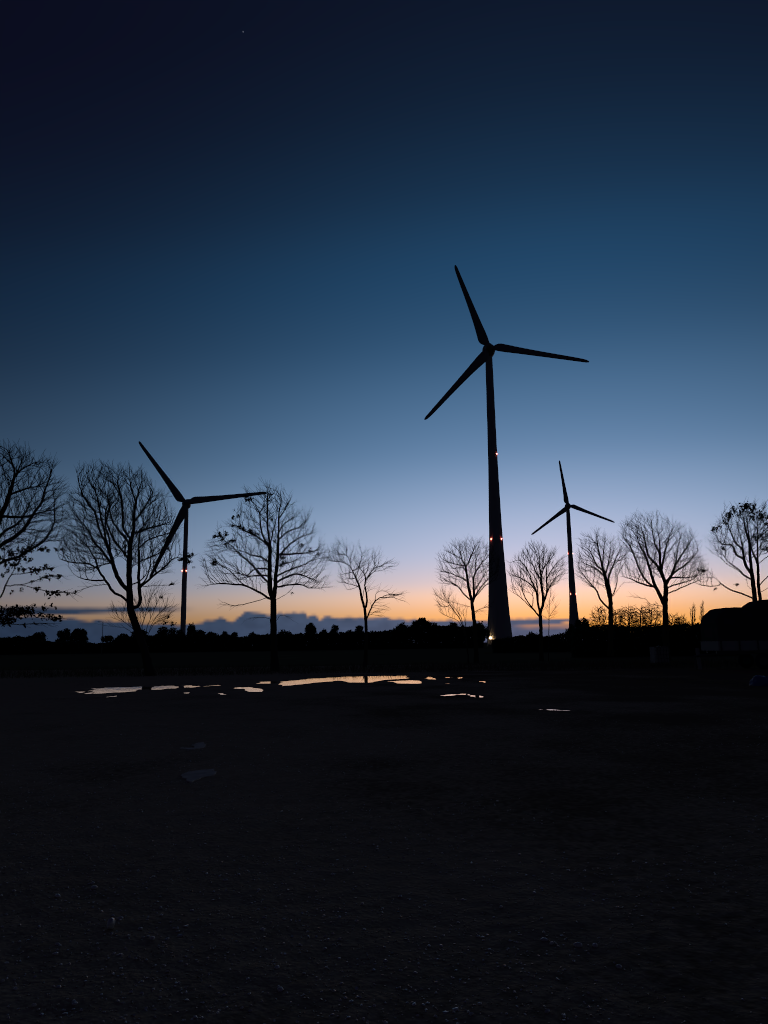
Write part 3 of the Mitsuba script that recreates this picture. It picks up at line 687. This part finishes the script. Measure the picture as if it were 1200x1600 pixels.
bare_shrub('bare bush growing at the foot of the broad tree, beside the left turbine', 46, (90, 710), 5.33, [
    [(735, 1830), (700, 1470), (730, 1340), (760, 1240), (800, 1130)], [(720, 1600), (740, 1460), (790, 1330), (830, 1230), (880, 1150)], [(725, 1600), (770, 1470), (850, 1380), (960, 1410)], [(720, 1650), (650, 1480), (560, 1400), (480, 1340)], [(720, 1650), (640, 1500), (530, 1440), (420, 1430)],
    [(760, 1480), (860, 1310), (950, 1260)]], [[(440, 1260), (560, 1290), (680, 1200), (760, 1130), (880, 1120), (920, 1180), (960, 1300), (990, 1400), (900, 1460), (600, 1460), (420, 1420)]], 201, 420, leaf=[(890, 1400, 10), (960, 1408, 12), (850, 1190, 8), (790, 1300, 9), (915, 1355, 8)], leaf_size=0.06)
bare_shrub('leaning bare shrub of several thin stems left of the tower-side tree', 61, (670, 835), 9.7, [
    [(600, 1960), (480, 1300), (400, 1180), (320, 1070), (250, 950), (210, 850)], [(580, 1800), (500, 1290), (420, 1150), (340, 1060), (300, 1000), (330, 900)], [(590, 1800), (545, 1320), (530, 1230), (490, 1180)], [(560, 1700), (440, 1310), (300, 1250), (190, 1200)], [(600, 1850), (560, 1350), (570, 1150)],
    [(300, 1040), (200, 980), (110, 920)], [(320, 1080), (220, 1090), (150, 1050)]], [[(90, 900), (200, 820), (330, 880), (440, 1040), (540, 1150), (580, 1260), (400, 1280), (170, 1220), (110, 1050)]], 202, 330, r=0.045)
bare_shrub('single thin upright sapling right of the fan-shaped tree', 65, (785, 840), 10.0, [
    [(720, 1960), (725, 1450), (732, 1100), (745, 900), (760, 780)], [(730, 1250), (790, 1150), (850, 1080)], [(728, 1300), (650, 1230), (600, 1220)], [(735, 1050), (800, 960)]], [[(640, 1180), (720, 980), (760, 850), (860, 1050), (840, 1280), (660, 1300)]], 203, 130, r=0.03)
SCRUB = 'bare scrub backlit by the sunset glow'
for i, (x, w, top, lab) in enumerate([(938, 22, 952, 'reddish bare scrub just left of the narrow tree trunk'), (964, 18, 954, 'reddish bare scrub just right of the narrow tree trunk'), (981, 24, 947, 'tallest reddish scrub clump midway between the two right trunks'),
                                      (1000, 22, 951, 'reddish scrub clump right of the tallest scrub clump'), (1019, 24, 948, 'reddish bare scrub just left of the wide tree trunk'), (1050, 22, 963, 'low reddish scrub just right of the wide tree trunk'),
                                      (1066, 18, 966, 'low reddish scrub left of the slim column sapling')]):
    base, top = 1006 - 0.0145 * (x - 600) + 19, top - 5
    rs = np.random.default_rng(900 + i)
    st = [[(x, base + 1), (x + rs.normal(0, 2), (base + top) / 2), (x + rs.normal(0, 3), top + 6)]] + [[(x, base - 5), (x + s * w * 0.22 + rs.normal(0, 1.5), (base + top) / 2 + 2 + rs.normal(0, 2)), (x + s * w * 0.5 + rs.normal(0, 2.5), top + 9 + abs(s) * 5 + rs.normal(0, 3))] for s in (-1.1, 0.9, -0.6, 0.4)]
    bare_shrub(lab, 105 + 4 * (i % 3), (0, 0), 1.0, st, [[(x - w * 0.6, top + 14), (x - w / 4, top + 2), (x, top + 5), (x + w / 4, top), (x + w * 0.6, top + 15), (x + w * 0.6, base - 22), (x - w * 0.6, base - 22)]], 220 + i, 1300, SCRUB, r=0.08, step=0.26, kill=0.21, tip=0.023, twig=(0.3, 0.75), lift=0.0, spread=1.5, outward=0.15, chaos=0.75)
for i, (x, w, top, lab) in enumerate([(1082, 8, 948, 'slim column-shaped sapling, left of a pair by the trailer'), (1097, 5, 944, 'slim column-shaped sapling, right of a pair by the trailer')]):
    base = 1006 - 0.0145 * (x - 600) + 20
    bare_shrub(lab, 96, (0, 0), 1.0, [[(x, base), (x, 980), (x + 0.5, top)], [(x, 985), (x - w * 0.3, 965), (x - w * 0.4, top + 6)], [(x, 985), (x + w * 0.3, 968), (x + w * 0.4, top + 4)]], [[(x - w / 2, top + 4), (x, top - 1), (x + w / 2, top + 4), (x + w / 2, 978), (x - w / 2, 978)]], 240 + i, 420, 'slim saplings by the trailer', r=0.07, step=0.25, kill=0.22, tip=0.014, twig=(0.2, 0.5), twig_chance=0.9, lift=0.5)

# ------------------------------------------------------------------ far trees and hedges along the horizon


def crown_cards(c, rx, ry, rz, n, size, rng, lumps=7):
    """Leaf-sized faces spread through several overlapping lumps."""
    cs = rng.normal(0, 0.42, (lumps, 3)) * [rx, ry, rz]
    cs[0] = 0
    lr = rng.uniform(0.42, 0.7, lumps)
    k = rng.integers(0, lumps, n)
    o = rng.normal(size=(n, 3))
    o /= np.linalg.norm(o, axis=1, keepdims=True)
    o *= rng.uniform(0, 1, (n, 1)) ** 0.45
    q = cs[k] + o * lr[k][:, None] * [rx, ry, rz]
    return q + c, np.zeros(n), np.ones(n, int), size


def far_tree(x, top, w, dist, label, seed, group, name='far_tree', dense=1.0):
    rng = np.random.default_rng(seed)
    key = thing(name, label, 'tree', group)
    hx = at(x, top, dist)
    g = np.array([hx[0], hx[1], 0.0])
    rx = w / 2 * dist / FOC
    H = hx[2]
    low = 0.22 * H
    c = np.array([g[0], g[1], (H + low) / 2])
    rz = (H - low) / 2
    n = int(2600 * dense)
    q, a, b, s = crown_cards(c, rx * 0.95, rx * 0.8, rz * 0.95, n, 0.05, rng)
    q = q[q[:, 2] > 0.3]
    part(key, 'crown', leaves(q, np.full(len(q), 0.3), np.ones(len(q), int), 0.06 * (rx + rz), rng), 'dark_leaf', smooth_=False)
    part(key, 'trunk', lathe([(0, -0.3), (0.05 * H, -0.3), (0.032 * H, 0.25 * H), (0.018 * H, 0.62 * H), (0, 0.65 * H)], 8).apply_translation(g), 'bark')


FAR = 'dark trees far off along the horizon'
rngf = np.random.default_rng(77)
FAR_TREES = [(8, 993, 30, 300, 'far rounded tree at the left edge below the leafy branches'), (56, 986, 42, 260, 'broad far tree crown left of the pair of round crowns'), (97, 987, 22, 300, 'smaller of the pair of round far crowns at the left'),
             (126, 985, 36, 290, 'larger of the pair of round far crowns at the left'), (190, 990, 36, 320, 'far tree left of the broad tree trunk'), (222, 985, 34, 330, 'far tree right behind the broad tree trunk'), (249, 981, 30, 320, 'far tree between broad tree and left turbine tower'),
             (273, 982, 22, 340, 'far tree touching the left turbine tower on its left'), (299, 977, 20, 300, 'shaggy far tree close right of the left turbine tower'), (316, 984, 22, 340, 'far tree second to the right of the left turbine tower'), (332, 985, 20, 360, 'far tree third to the right of the left turbine tower'),
             (348, 987, 18, 350, 'far tree left of the distant white light'), (366, 990, 24, 360, 'far tree above the distant white light'), (398, 990, 20, 350, 'far tree just left of the level-branched tree trunk'), (414, 992, 16, 360, 'far tree touching the level-branched trunk'), (446, 983, 22, 340, 'far tree right of the level-branched trunk'),
             (463, 990, 18, 360, 'low far tree before the tallest far tree'), (483, 975, 20, 320, 'tallest far tree between the two middle trunks'), (503, 982, 16, 340, 'far tree right next to the tallest far tree'), (521, 980, 22, 330, 'square-topped far tree midway between the two middle trunks'), (543, 983, 20, 350, 'far tree left of the flat-crowned tree trunk'),
             (561, 980, 18, 340, 'far tree touching the flat-crowned trunk from the left'), (585, 987, 22, 350, 'low far tree right of the flat-crowned trunk'), (622, 976, 40, 280, 'broad domed far tree right of the picture centre'), (655, 975, 36, 280, 'second broad domed tree right of the picture centre'), (680, 973, 34, 270, 'domed far tree left of the leaning shrub'),
             (700, 974, 36, 260, 'domed far tree behind the leaning shrub'), (722, 976, 30, 260, 'far tree left of the tower-side tree trunk'), (750, 969, 24, 250, 'far tree between tower-side trunk and tallest turbine tower')]
for i, (x, t, w, d, lab) in enumerate(FAR_TREES):
    far_tree(x, t, w, d, lab, 300 + i, FAR)
for i, (x, t, w, d, lab) in enumerate([(818, 992, 20, 150, 'low bush right of the tallest turbine tower'), (836, 987, 26, 140, 'low bush left of the fan-shaped tree trunk'), (868, 990, 24, 140, 'low bush right of the fan-shaped tree trunk'), (893, 976, 18, 200, 'dark bush at the foot of the farthest turbine'), (914, 963, 20, 180, 'round dark bush right of the farthest turbine')]):
    far_tree(x, t, w, d, lab, 350 + i, 'bushes between the right turbines', 'bush', 0.9)


def hedge(label, pts, dist, n, size, seed, thick=1.6, bsdf='hedge_leaf', kind=None):
    """A run of clipped-wild hedge: leaves from the ground to the traced top line."""
    rng = np.random.default_rng(seed)
    pts = np.array(pts, float)
    x = rng.uniform(pts[0, 0], pts[-1, 0], n)
    topy = np.interp(x, pts[:, 0], pts[:, 1])
    q = np.array([at(a, b, dist + o) for a, b, o in zip(x, topy, rng.normal(0, thick * 0.4, n))])
    q[:, 2] *= rng.uniform(0, 1, n) ** 1.0 * (0.88 + 0.2 * meshkit.fbm(np.stack([q[:, 0] * 0.9, q[:, 1] * 0.9, 0 * x], -1), 3, seed))
    key = thing('hedge', label, 'hedge', kind=kind)
    part(key, 'foliage', leaves(q, np.full(n, 0.15), np.ones(n, int), size, rng), bsdf, smooth_=False, kind='stuff')
    st = [rod(at(a, 1003, dist) * [1, 1, 0], at(a, 1003, dist) * [1, 1, 0] + [rng.normal(0, 0.2), 0, max(0.4, at(a, b, dist)[2] * 0.6)], 0.05, 5) for a, b in zip(np.linspace(pts[0, 0], pts[-1, 0], 24), np.interp(np.linspace(pts[0, 0], pts[-1, 0], 24), pts[:, 0], pts[:, 1]))]
    part(key, 'stems', join(st), 'bark', kind='stuff')


hedge('thick dark hedge running behind the right-hand trees towards the trailer', [(893, 986), (905, 980), (960, 978), (1000, 979), (1040, 977), (1075, 976), (1105, 975), (1240, 976)], 78, 62000, 0.11, 401)
hedge('low ragged hedge below the bushes between the right turbines', [(770, 1000), (800, 996), (830, 992), (860, 995), (895, 985)], 120, 12000, 0.16, 402)
hedge('long low hedge on the far side of the field at the left', [(-60, 1000), (40, 997), (85, 1003), (135, 1003), (150, 1006.5), (170, 1005), (190, 996), (300, 991), (375, 996), (420, 992), (470, 990), (600, 987), (650, 979), (700, 978), (754, 979)], 235, 60000, 0.38, 403, 3.0, 'dark_leaf')

# ------------------------------------------------------------------ wind turbines
LIGHT_RED = {'type': 'area', 'radiance': {'type': 'rgb', 'value': [2.3, 0.34, 0.25]}}
LIGHT_WARM = {'type': 'area', 'radiance': {'type': 'rgb', 'value': [5.0, 3.4, 1.7]}}


def blade_mesh(L):
    r = np.array([0.6, 1.6, 2.4, 3.4, 5.0, 8, 12, 17, 23, 30, 37, 42, 44.8, 46]) / 46 * L
    ch = np.array([2.2, 2.3, 3.0, 4.0, 4.6, 4.3, 3.75, 3.25, 2.8, 2.4, 2.05, 1.75, 1.4, 0.5]) * L / 46
    th = np.array([1.0, 0.95, 0.62, 0.42, 0.34, 0.28, 0.24, 0.21, 0.19, 0.18, 0.17, 0.16, 0.15, 0.15])
    le = np.array([0.5, 0.48, 0.36, 0.28, 0.27, 0.29, 0.30, 0.31, 0.32, 0.33, 0.34, 0.36, 0.42, 0.5])
    tw = np.radians([18, 18, 17, 16, 14, 11, 8.5, 6, 4, 2.5, 1.2, 0.5, 0, 0])
    r2 = np.linspace(r[0], r[-1], 40)
    ip = lambda y: PchipInterpolator(r, y)(r2)
    ch, th, le, tw = ip(ch), ip(th), ip(le), ip(tw)
    a = np.linspace(0, 2 * np.pi, 25)[:-1]
    xs = 0.5 - 0.5 * np.cos(a)                                            # 0 leading edge .. 1 trailing edge
    ys = 0.5 * np.sin(a) * np.sqrt(np.maximum(1 - 0.85 * xs, 0.08))
    V = []
    for k in range(len(r2)):
        cx, cy = (xs - le[k]) * ch[k], ys * ch[k] * th[k]
        c, s = math.cos(tw[k]), math.sin(tw[k])
        V.append(np.stack([-(cx * c - cy * s), cx * s + cy * c, np.full(24, r2[k])], -1))
    V = np.array(V)
    n = 24
    F = []
    for k in range(len(r2) - 1):
        for j in range(n):
            p, q = k * n + j, k * n + (j + 1) % n
            F += [[p, q, q + n], [p, q + n, p + n]]
    v = np.vstack([V.reshape(-1, 3), V[0].mean(0), V[-1].mean(0)])
    e = len(r2) * n
    F += [[(j + 1) % n, j, e] for j in range(n)] + [[e - n + j, e - n + (j + 1) % n, e + 1] for j in range(n)]
    return trimesh.Trimesh(v, np.array(F), process=False)


def turbine(label, hub, profile, L, phase, lights, yaw=-5.0, bulge=1.0, cooler=False):
    """profile: (radius, height) of the tower; hub: the rotor centre; the rotor faces the camera's side, turning clockwise."""
    key = thing('wind_turbine', label, 'wind turbine', 'wind turbines')
    R = T().translate(hub.tolist()).rotate([0, 0, 1], yaw).rotate([1, 0, 0], -4)
    Rm = np.array(R.matrix, float)
    back = Rm[:3, :3] @ np.array([0, 1, 0])
    foot = np.array([hub[0], hub[1], 0]) + [back[0] * 4.2 * bulge, back[1] * 4.2 * bulge, 0]
    pr = np.array(profile, float)
    zz = np.linspace(pr[0, 1], pr[-1, 1], 60)
    rr = PchipInterpolator(pr[:, 1], pr[:, 0])(zz)
    tower = lathe([(0, zz[0])] + list(zip(rr, zz)) + [(0, zz[-1])], 64).apply_translation(foot)
    part(key, 'tower', tower, 'tower_concrete', smooth_=40)
    s = bulge
    nac = lathe([(0.01, -1.2 * s), (1.0 * s, -1.1 * s), (2.3 * s, -0.4 * s), (2.85 * s, 0.8 * s), (3.0 * s, 2.2 * s), (2.9 * s, 3.6 * s), (2.5 * s, 6.0 * s), (1.8 * s, 8.4 * s), (0.9 * s, 9.7 * s), (0.01, 10.0 * s)], 40)
    nac.apply_transform(trimesh.transformations.rotation_matrix(-math.pi / 2, [1, 0, 0]))
    nac.apply_translation([0, 0.9 * s, 0])
    part(key, 'nacelle', nac.apply_transform(Rm), 'turbine_paint', smooth_=40)
    spin = lathe([(0.01, -2.6 * s), (0.7 * s, -2.4 * s), (1.5 * s, -1.6 * s), (1.95 * s, -0.4 * s), (2.05 * s, 0.6 * s), (0.01, 0.6 * s)], 36)
    spin.apply_transform(trimesh.transformations.rotation_matrix(-math.pi / 2, [1, 0, 0]))
    part(key, 'hub', spin.apply_transform(Rm), 'turbine_paint', smooth_=40)
    for k in range(3):
        b = blade_mesh(L)
        ang = phase + 120 * k                                                  # anticlockwise from the right, as seen by the camera
        b.apply_transform(trimesh.transformations.rotation_matrix(-RAD(ang - 90), [0, 1, 0]))
        part(key, 'blade', b.apply_transform(Rm), 'turbine_paint', smooth_=40)
    if cooler:
        m = join([box((2.2, 1.6, 1.5), (0, 8.6, 1.6)), box((0.3, 0.3, 1.6), (0.8, 8.2, 3.0)), box((0.3, 0.3, 1.6), (-0.8, 8.2, 3.0)), box((2.6, 0.5, 0.9), (0, 8.2, 3.9))])
        part(key, 'weather_mast', m.apply_transform(Rm), 'dark_steel')
    for z, angles, r in lights:
        rad = float(np.interp(z, zz, rr))
        for a in angles:
            c = foot + [math.sin(RAD(a)) * (rad + r * 0.6), -math.cos(RAD(a)) * (rad + r * 0.6), z]
            lamp = trimesh.creation.icosphere(subdivisions=2, radius=r).apply_translation(c)
            lk = part(key, 'warning_light', lamp, 'dark_steel', smooth_=True, emitter=LIGHT_RED, label='glowing red warning light')
            arm = foot + [math.sin(RAD(a)) * (rad - 0.1), -math.cos(RAD(a)) * (rad - 0.1), z - r * 1.1]
            scene[f'{lk}__bracket'] = mikit.ply(rod(arm, c + [0, 0, -r * 1.05], 0.06, 6), 'dark_steel', smooth=30)
    return key, foot, lambda z: float(np.interp(z, zz, rr))


def widths(rows, dist, k):
    """(radius, height) from rows (pixel y, pixel width) read along the tower."""
    out = []
    for x, y, w in rows:
        p = at(x, y, dist)
        out.append((w / 2 * ((p - EYE) @ FWD) / FOC * k, p[2]))
    return out


main_profile = [(r, z) for r, z in widths([(784, 995, 39), (782, 950, 32), (780, 900, 27), (777, 840, 21), (773, 770, 17), (770, 700, 14), (767, 620, 12.2), (765, 562, 10.8)], 344, 1.0)]
main_profile = [(main_profile[0][0] * 1.04, -0.5)] + main_profile + [(1.55, 134.6)]
mk, mfoot, mrad = turbine('tallest, nearest wind turbine right of centre with a lit lamp at its base', at(764, 543, 340), main_profile, 46.0, 108.2, [(47.2, (-50, 43, 135, 228), 0.27), (86.5, (48, 180), 0.25)])
turbine('left wind turbine with a slim tower, standing between two bare trees', at(290, 786, 420), [(1.5, -0.5), (1.45, 8), (1.35, 30), (1.22, 55), (1.05, 79.3)], 45.2, 127.3, [(42.8, (-52, 52), 0.30)], yaw=4.0, bulge=0.78, cooler=True)
far_rows = [(897, 985, 17), (897, 958, 13.4), (895, 928, 10.2), (893, 897, 8.6), (892, 866, 7.0), (889, 800, 5.6)]
fp = widths(far_rows, 738, 1.0)
turbine('farthest and smallest wind turbine, on the right', at(888, 790, 730), [(fp[0][0] * 1.08, -0.5)] + fp + [(1.55, 128.2)], 46.0, 97.0, [(45.6, (-48, 62), 0.42), (84.2, (-66, 66), 0.42)])

# door, steps and lamp at the foot of the nearest tower
da = RAD(-52)
dn = np.array([math.sin(da), -math.cos(da), 0])
ds = np.array([math.cos(da), math.sin(da), 0])
yaw_d = da


def at_door(side, out, z):
    return mfoot + dn * (mrad(max(z, 0)) + out) + ds * side + [0, 0, z]


m = box((1.5, 0.9, 2.5), at_door(0, -0.25, 1.75), yaw_d)
dk = part(mk, 'door', m, 'turbine_paint', label='entrance door lit by the lamp above it')
scene[dk + '__handle'] = mikit.ply(box((0.05, 0.08, 0.3), at_door(0.55, 0.25, 1.7), yaw_d), 'dark_steel', smooth=30)
for i in range(3):
    part(mk, 'step', box((1.8, 0.45, 0.17), at_door(0, 0.45 + 0.42 * i, 0.42 - 0.17 * i), yaw_d), 'dark_steel')
lamp = trimesh.creation.icosphere(subdivisions=2, radius=0.34).apply_translation(at_door(0, 0.55, 3.5))
part(mk, 'door_lamp', lamp, 'pale_plastic', smooth_=True, emitter=LIGHT_WARM, label='bright warm lamp above the tower door')
part(mk, 'lamp_bracket', rod(at_door(0, -0.2, 3.75), at_door(0, 0.5, 3.8), 0.05), 'dark_steel')

# ------------------------------------------------------------------ trailer, containers and sheets at the right edge of the yard
TD = 41.0


def trailer():
    key = thing('covered_trailer', 'dark tarpaulin-covered trailer with rounded corners at the right edge', 'trailer')
    W = 2.2
    p0, p1 = at(1097, 1010, TD + W), at(1150, 948, TD)
    x0, top = p0[0], p1[2]
    Lx, floor = 6.0, 1.46
    g = Polygon([(0, floor), (0, top - 0.82), (0.06, top - 0.55), (0.22, top - 0.26), (0.46, top - 0.07), (0.8, top - 0.005), (1.2, top + 0.0), (Lx - 1.2, top), (Lx - 0.8, top - 0.005), (Lx - 0.46, top - 0.07), (Lx - 0.22, top - 0.26), (Lx - 0.06, top - 0.55), (Lx, top - 0.82), (Lx, floor)])
    m = trimesh.creation.extrude_polygon(g, W, engine='earcut')
    m = m.subdivide_to_size(0.3)
    v = m.vertices.copy()
    sag = 0.03 * np.sin(v[:, 0] * 2 * np.pi / 1.28) ** 2
    edge = np.minimum(v[:, 2], W - v[:, 2])
    v[:, 1] -= np.where(v[:, 1] > top - 0.9, sag + 0.10 * np.exp(-edge / 0.12), 0)
    m.vertices = v
    m.apply_transform(np.array([[1, 0, 0, x0], [0, 0, 1, TD], [0, 1, 0, 0], [0, 0, 0, 1.0]]))
    m.fix_normals()
    part(key, 'cover', m, 'tarp', smooth_=50)
    part(key, 'body', box((Lx + 0.1, W + 0.06, 0.5), (x0 + Lx / 2, TD + W / 2, 1.24)), 'tank_plastic')
    for i in range(7):
        part(key, 'post', box((0.07, 0.05, 0.52), (x0 + 0.1 + i * (Lx - 0.2) / 6, TD - 0.056, 1.235)), 'dark_steel')
    part(key, 'chassis', join([box((Lx - 0.1, 0.12, 0.2), (x0 + Lx / 2, TD + 0.5, 0.88)), box((Lx - 0.1, 0.12, 0.2), (x0 + Lx / 2, TD + W - 0.5, 0.88))] + [box((0.1, W - 1.1, 0.12), (x0 + 0.4 + i * 1.1, TD + W / 2, 0.9)) for i in range(6)]), 'dark_steel')
    for x in (2.3, 3.5):
        for y in (0.12, W - 0.12):
            wk = f'{key}__wheel' if f'{key}__wheel' not in scene else None
            c = np.array([x0 + x, TD + y, 0.42])
            t = trimesh.creation.torus(0.31, 0.12, major_sections=28, minor_sections=12)
            t.apply_transform(trimesh.transformations.rotation_matrix(math.pi / 2, [1, 0, 0]))
            wk = part(key, 'wheel', rod(c - [0, 0.1, 0], c + [0, 0.1, 0], 0.06, 12), 'dark_steel')
            scene[wk + '__tyre'] = mikit.ply(t.apply_translation(c), 'rubber', smooth=40)
            scene[wk + '__rim'] = mikit.ply(lathe([(0.01, -0.03), (0.2, -0.06), (0.22, -0.08), (0.22, 0.08), (0.2, 0.06), (0.01, 0.03)], 20).apply_transform(trimesh.transformations.rotation_matrix(math.pi / 2, [1, 0, 0])).apply_translation(c), 'dark_steel', smooth=30)
    part(key, 'drawbar', join([rod((x0 + 0.2, TD + 0.5, 0.82), (x0 - 0.9, TD + W / 2, 0.7), 0.05), rod((x0 + 0.2, TD + W - 0.5, 0.82), (x0 - 0.9, TD + W / 2, 0.7), 0.05), rod((x0 - 0.85, TD + W / 2, 0.0), (x0 - 0.85, TD + W / 2, 0.75), 0.035)]), 'dark_steel')
    for y in (0.1, W - 0.1):
        part(key, 'mudguard', box((2.2, 0.3, 0.04), (x0 + 2.9, TD + y, 0.9)), 'dark_steel')
    return x0


tx0 = trailer()
# the low roof showing above the trailer
sk = thing('shed', 'dark low-roofed shed showing behind the trailer roof at the right edge', 'shed')
a, b = at(1157, 947, 48.4), at(1170, 938, 48.4)
sx, sz = a[0] + 0.5, b[2]
part(sk, 'wall', box((8.0, 1.2, a[2] - 0.02), (sx + 4.0, 48.3, a[2] / 2 - 0.01)), 'roof_sheet')
roof = Polygon([(-0.25, a[2] - 0.1), (-0.1, a[2] + 0.03), (0.25, sz - 0.1), (0.6, sz - 0.02), (1.0, sz), (7.0, sz), (7.6, sz - 0.05), (8.25, a[2] - 0.1)])
m = trimesh.creation.extrude_polygon(roof, 1.5, engine='earcut')
m.apply_transform(np.array([[1, 0, 0, sx], [0, 0, 1, 47.4], [0, 1, 0, 0], [0, 0, 0, 1.0]]))
m.fix_normals()
part(sk, 'roof', m, 'roof_sheet', smooth_=False)
part(sk, 'door', box((1.1, 0.06, 2.0), (sx + 1.6, 47.68, 1.0)), 'dark_steel')

# caged liquid tank on its pallet
ck = thing('caged_tank', 'pale grey caged tank on a pallet, left of the trailer', 'tank')
c = on_ground(1036, 1041)
cw = 0.94
part(ck, 'tank', box((cw - 0.08, cw, 0.98), c + [0, 0.5, 0.68], 0.1, 0.12), 'tank_plastic', smooth_=40)
part(ck, 'cap', lathe([(0.01, 0), (0.11, 0), (0.11, 0.05), (0.01, 0.06)], 20).apply_translation(c + [0, 0.5, 1.17]), 'dark_steel')
cage = [box((cw + 0.02, 0.02, 0.02), c + [0, 0.0, z], 0.1) for z in (0.25, 0.48, 0.71, 0.94, 1.14)] + [box((0.02, 0.02, 0.96), c + [x, -0.02 + 0.1 * x, 0.67], 0.1) for x in np.linspace(-cw / 2, cw / 2, 6)]
part(ck, 'cage', join(cage), 'dark_steel')
part(ck, 'pallet', join([box((cw, 0.12, 0.1), c + [0, y, 0.05], 0.1) for y in (0.05, 0.5, 0.95)] + [box((cw, 0.98, 0.025), c + [0, 0.5, 0.13], 0.1)]), 'pallet_wood')
# pale board leaning at the trailer's end
c = on_ground(1093, 1046)
m = trimesh.creation.box((0.2, 0.03, 1.15))
m.apply_transform(trimesh.transformations.rotation_matrix(RAD(-9), [1, 0, 0]))
single('leaning_board', m.apply_translation(c + [0, 0, 0.57]), 'tank_plastic', 'narrow pale board leaning by the left end of the trailer', 'board')
# crumpled blue sheet
c = on_ground(1192, 1071)
s = trimesh.creation.icosphere(subdivisions=4)
v = s.vertices * [0.42, 0.34, 0.33]
v = v * (1 + 0.5 * (meshkit.fbm(s.vertices * 2.2, 4, 3)[:, None] - 0.5) + 0.12 * np.abs(meshkit.noise(s.vertices * 7, 5)[:, None] - 0.5))
v[:, 2] = np.maximum(v[:, 2], -0.02)
single('blue_sheet_bundle', (v + c, s.faces), 'blue_sheet', 'crumpled dark blue sheet bundled on the ground at the right edge', 'sheet', smooth_=25)

# ------------------------------------------------------------------ rough grass along the edge of the yard
rg = np.random.default_rng(55)
n = 16000
gxp = rg.uniform(-34, 38, n)
gyp = 43.5 + rg.beta(1.1, 2.2, n) * 20 + 1.2 * (meshkit.fbm(np.stack([gxp * 0.4, 0 * gxp, 0 * gxp], -1), 3, 2) - 0.5)
hgt = rg.uniform(0.12, 0.42, n) * (0.5 + meshkit.fbm(np.stack([gxp * 0.7, gyp * 0.7, 0 * gxp], -1), 3, 12))
lean = rg.normal(0, 0.12, (n, 2))
w = 0.012
a = rg.uniform(0, 6.28, n)
b0 = np.stack([gxp - w * np.cos(a), gyp - w * np.sin(a), np.full(n, -0.02)], -1)
b1 = np.stack([gxp + w * np.cos(a), gyp + w * np.sin(a), np.full(n, -0.02)], -1)
mid = np.stack([gxp + lean[:, 0] * 0.4, gyp + lean[:, 1] * 0.4, hgt * 0.6], -1)
tipp = np.stack([gxp + lean[:, 0] * 1.6, gyp + lean[:, 1] * 1.6, hgt], -1)
v = np.stack([b0, b1, mid + (b1 - b0) * 0.35, mid - (b1 - b0) * 0.35, tipp], 1).reshape(-1, 3)
i = np.arange(n)[:, None] * 5
single('rough_grass', (v, np.vstack([i + [0, 1, 2], i + [0, 2, 3], i + [3, 2, 4]])), 'field_grass', 'rough dark grass along the edge of the yard below the trees', 'grass', kind='stuff', smooth_=False)

# ------------------------------------------------------------------ small lights far away, the pole, the star
lk = thing('yard_lamp', 'tiny white lamp shining far off below the trees, left of centre', 'lamp')
p = at(365, 1009.6, 270)
part(lk, 'post', rod([p[0], p[1], 0], [p[0], p[1], p[2] + 0.1], 0.06), 'dark_steel')
part(lk, 'lamp_head', trimesh.creation.icosphere(subdivisions=2, radius=0.16).apply_translation(p), 'pale_plastic', smooth_=True, emitter={'type': 'area', 'radiance': {'type': 'rgb', 'value': [0.42, 0.40, 0.36]}})
pk = thing('street_lamp', 'thin dark lamp pole between the round far crowns and the broad tree', 'street lamp')
a = at(161, 972, 200)
part(pk, 'pole', rod([a[0], a[1], 0], a, 0.08), 'dark_steel')
part(pk, 'arm', rod(a, a + [-0.9, 0, 0.1], 0.04), 'dark_steel')
part(pk, 'lamp_head', box((0.6, 0.25, 0.14), a + [-1.0, 0, 0.08]), 'dark_steel')
d = ray(380, 49.5)
single('star', trimesh.creation.icosphere(subdivisions=2, radius=4.5).apply_translation(EYE + d * 6000), 'pale_plastic', 'single faint star high in the upper left of the sky', 'star', smooth_=True,
       emitter={'type': 'area', 'radiance': {'type': 'rgb', 'value': [0.010, 0.011, 0.015]}})
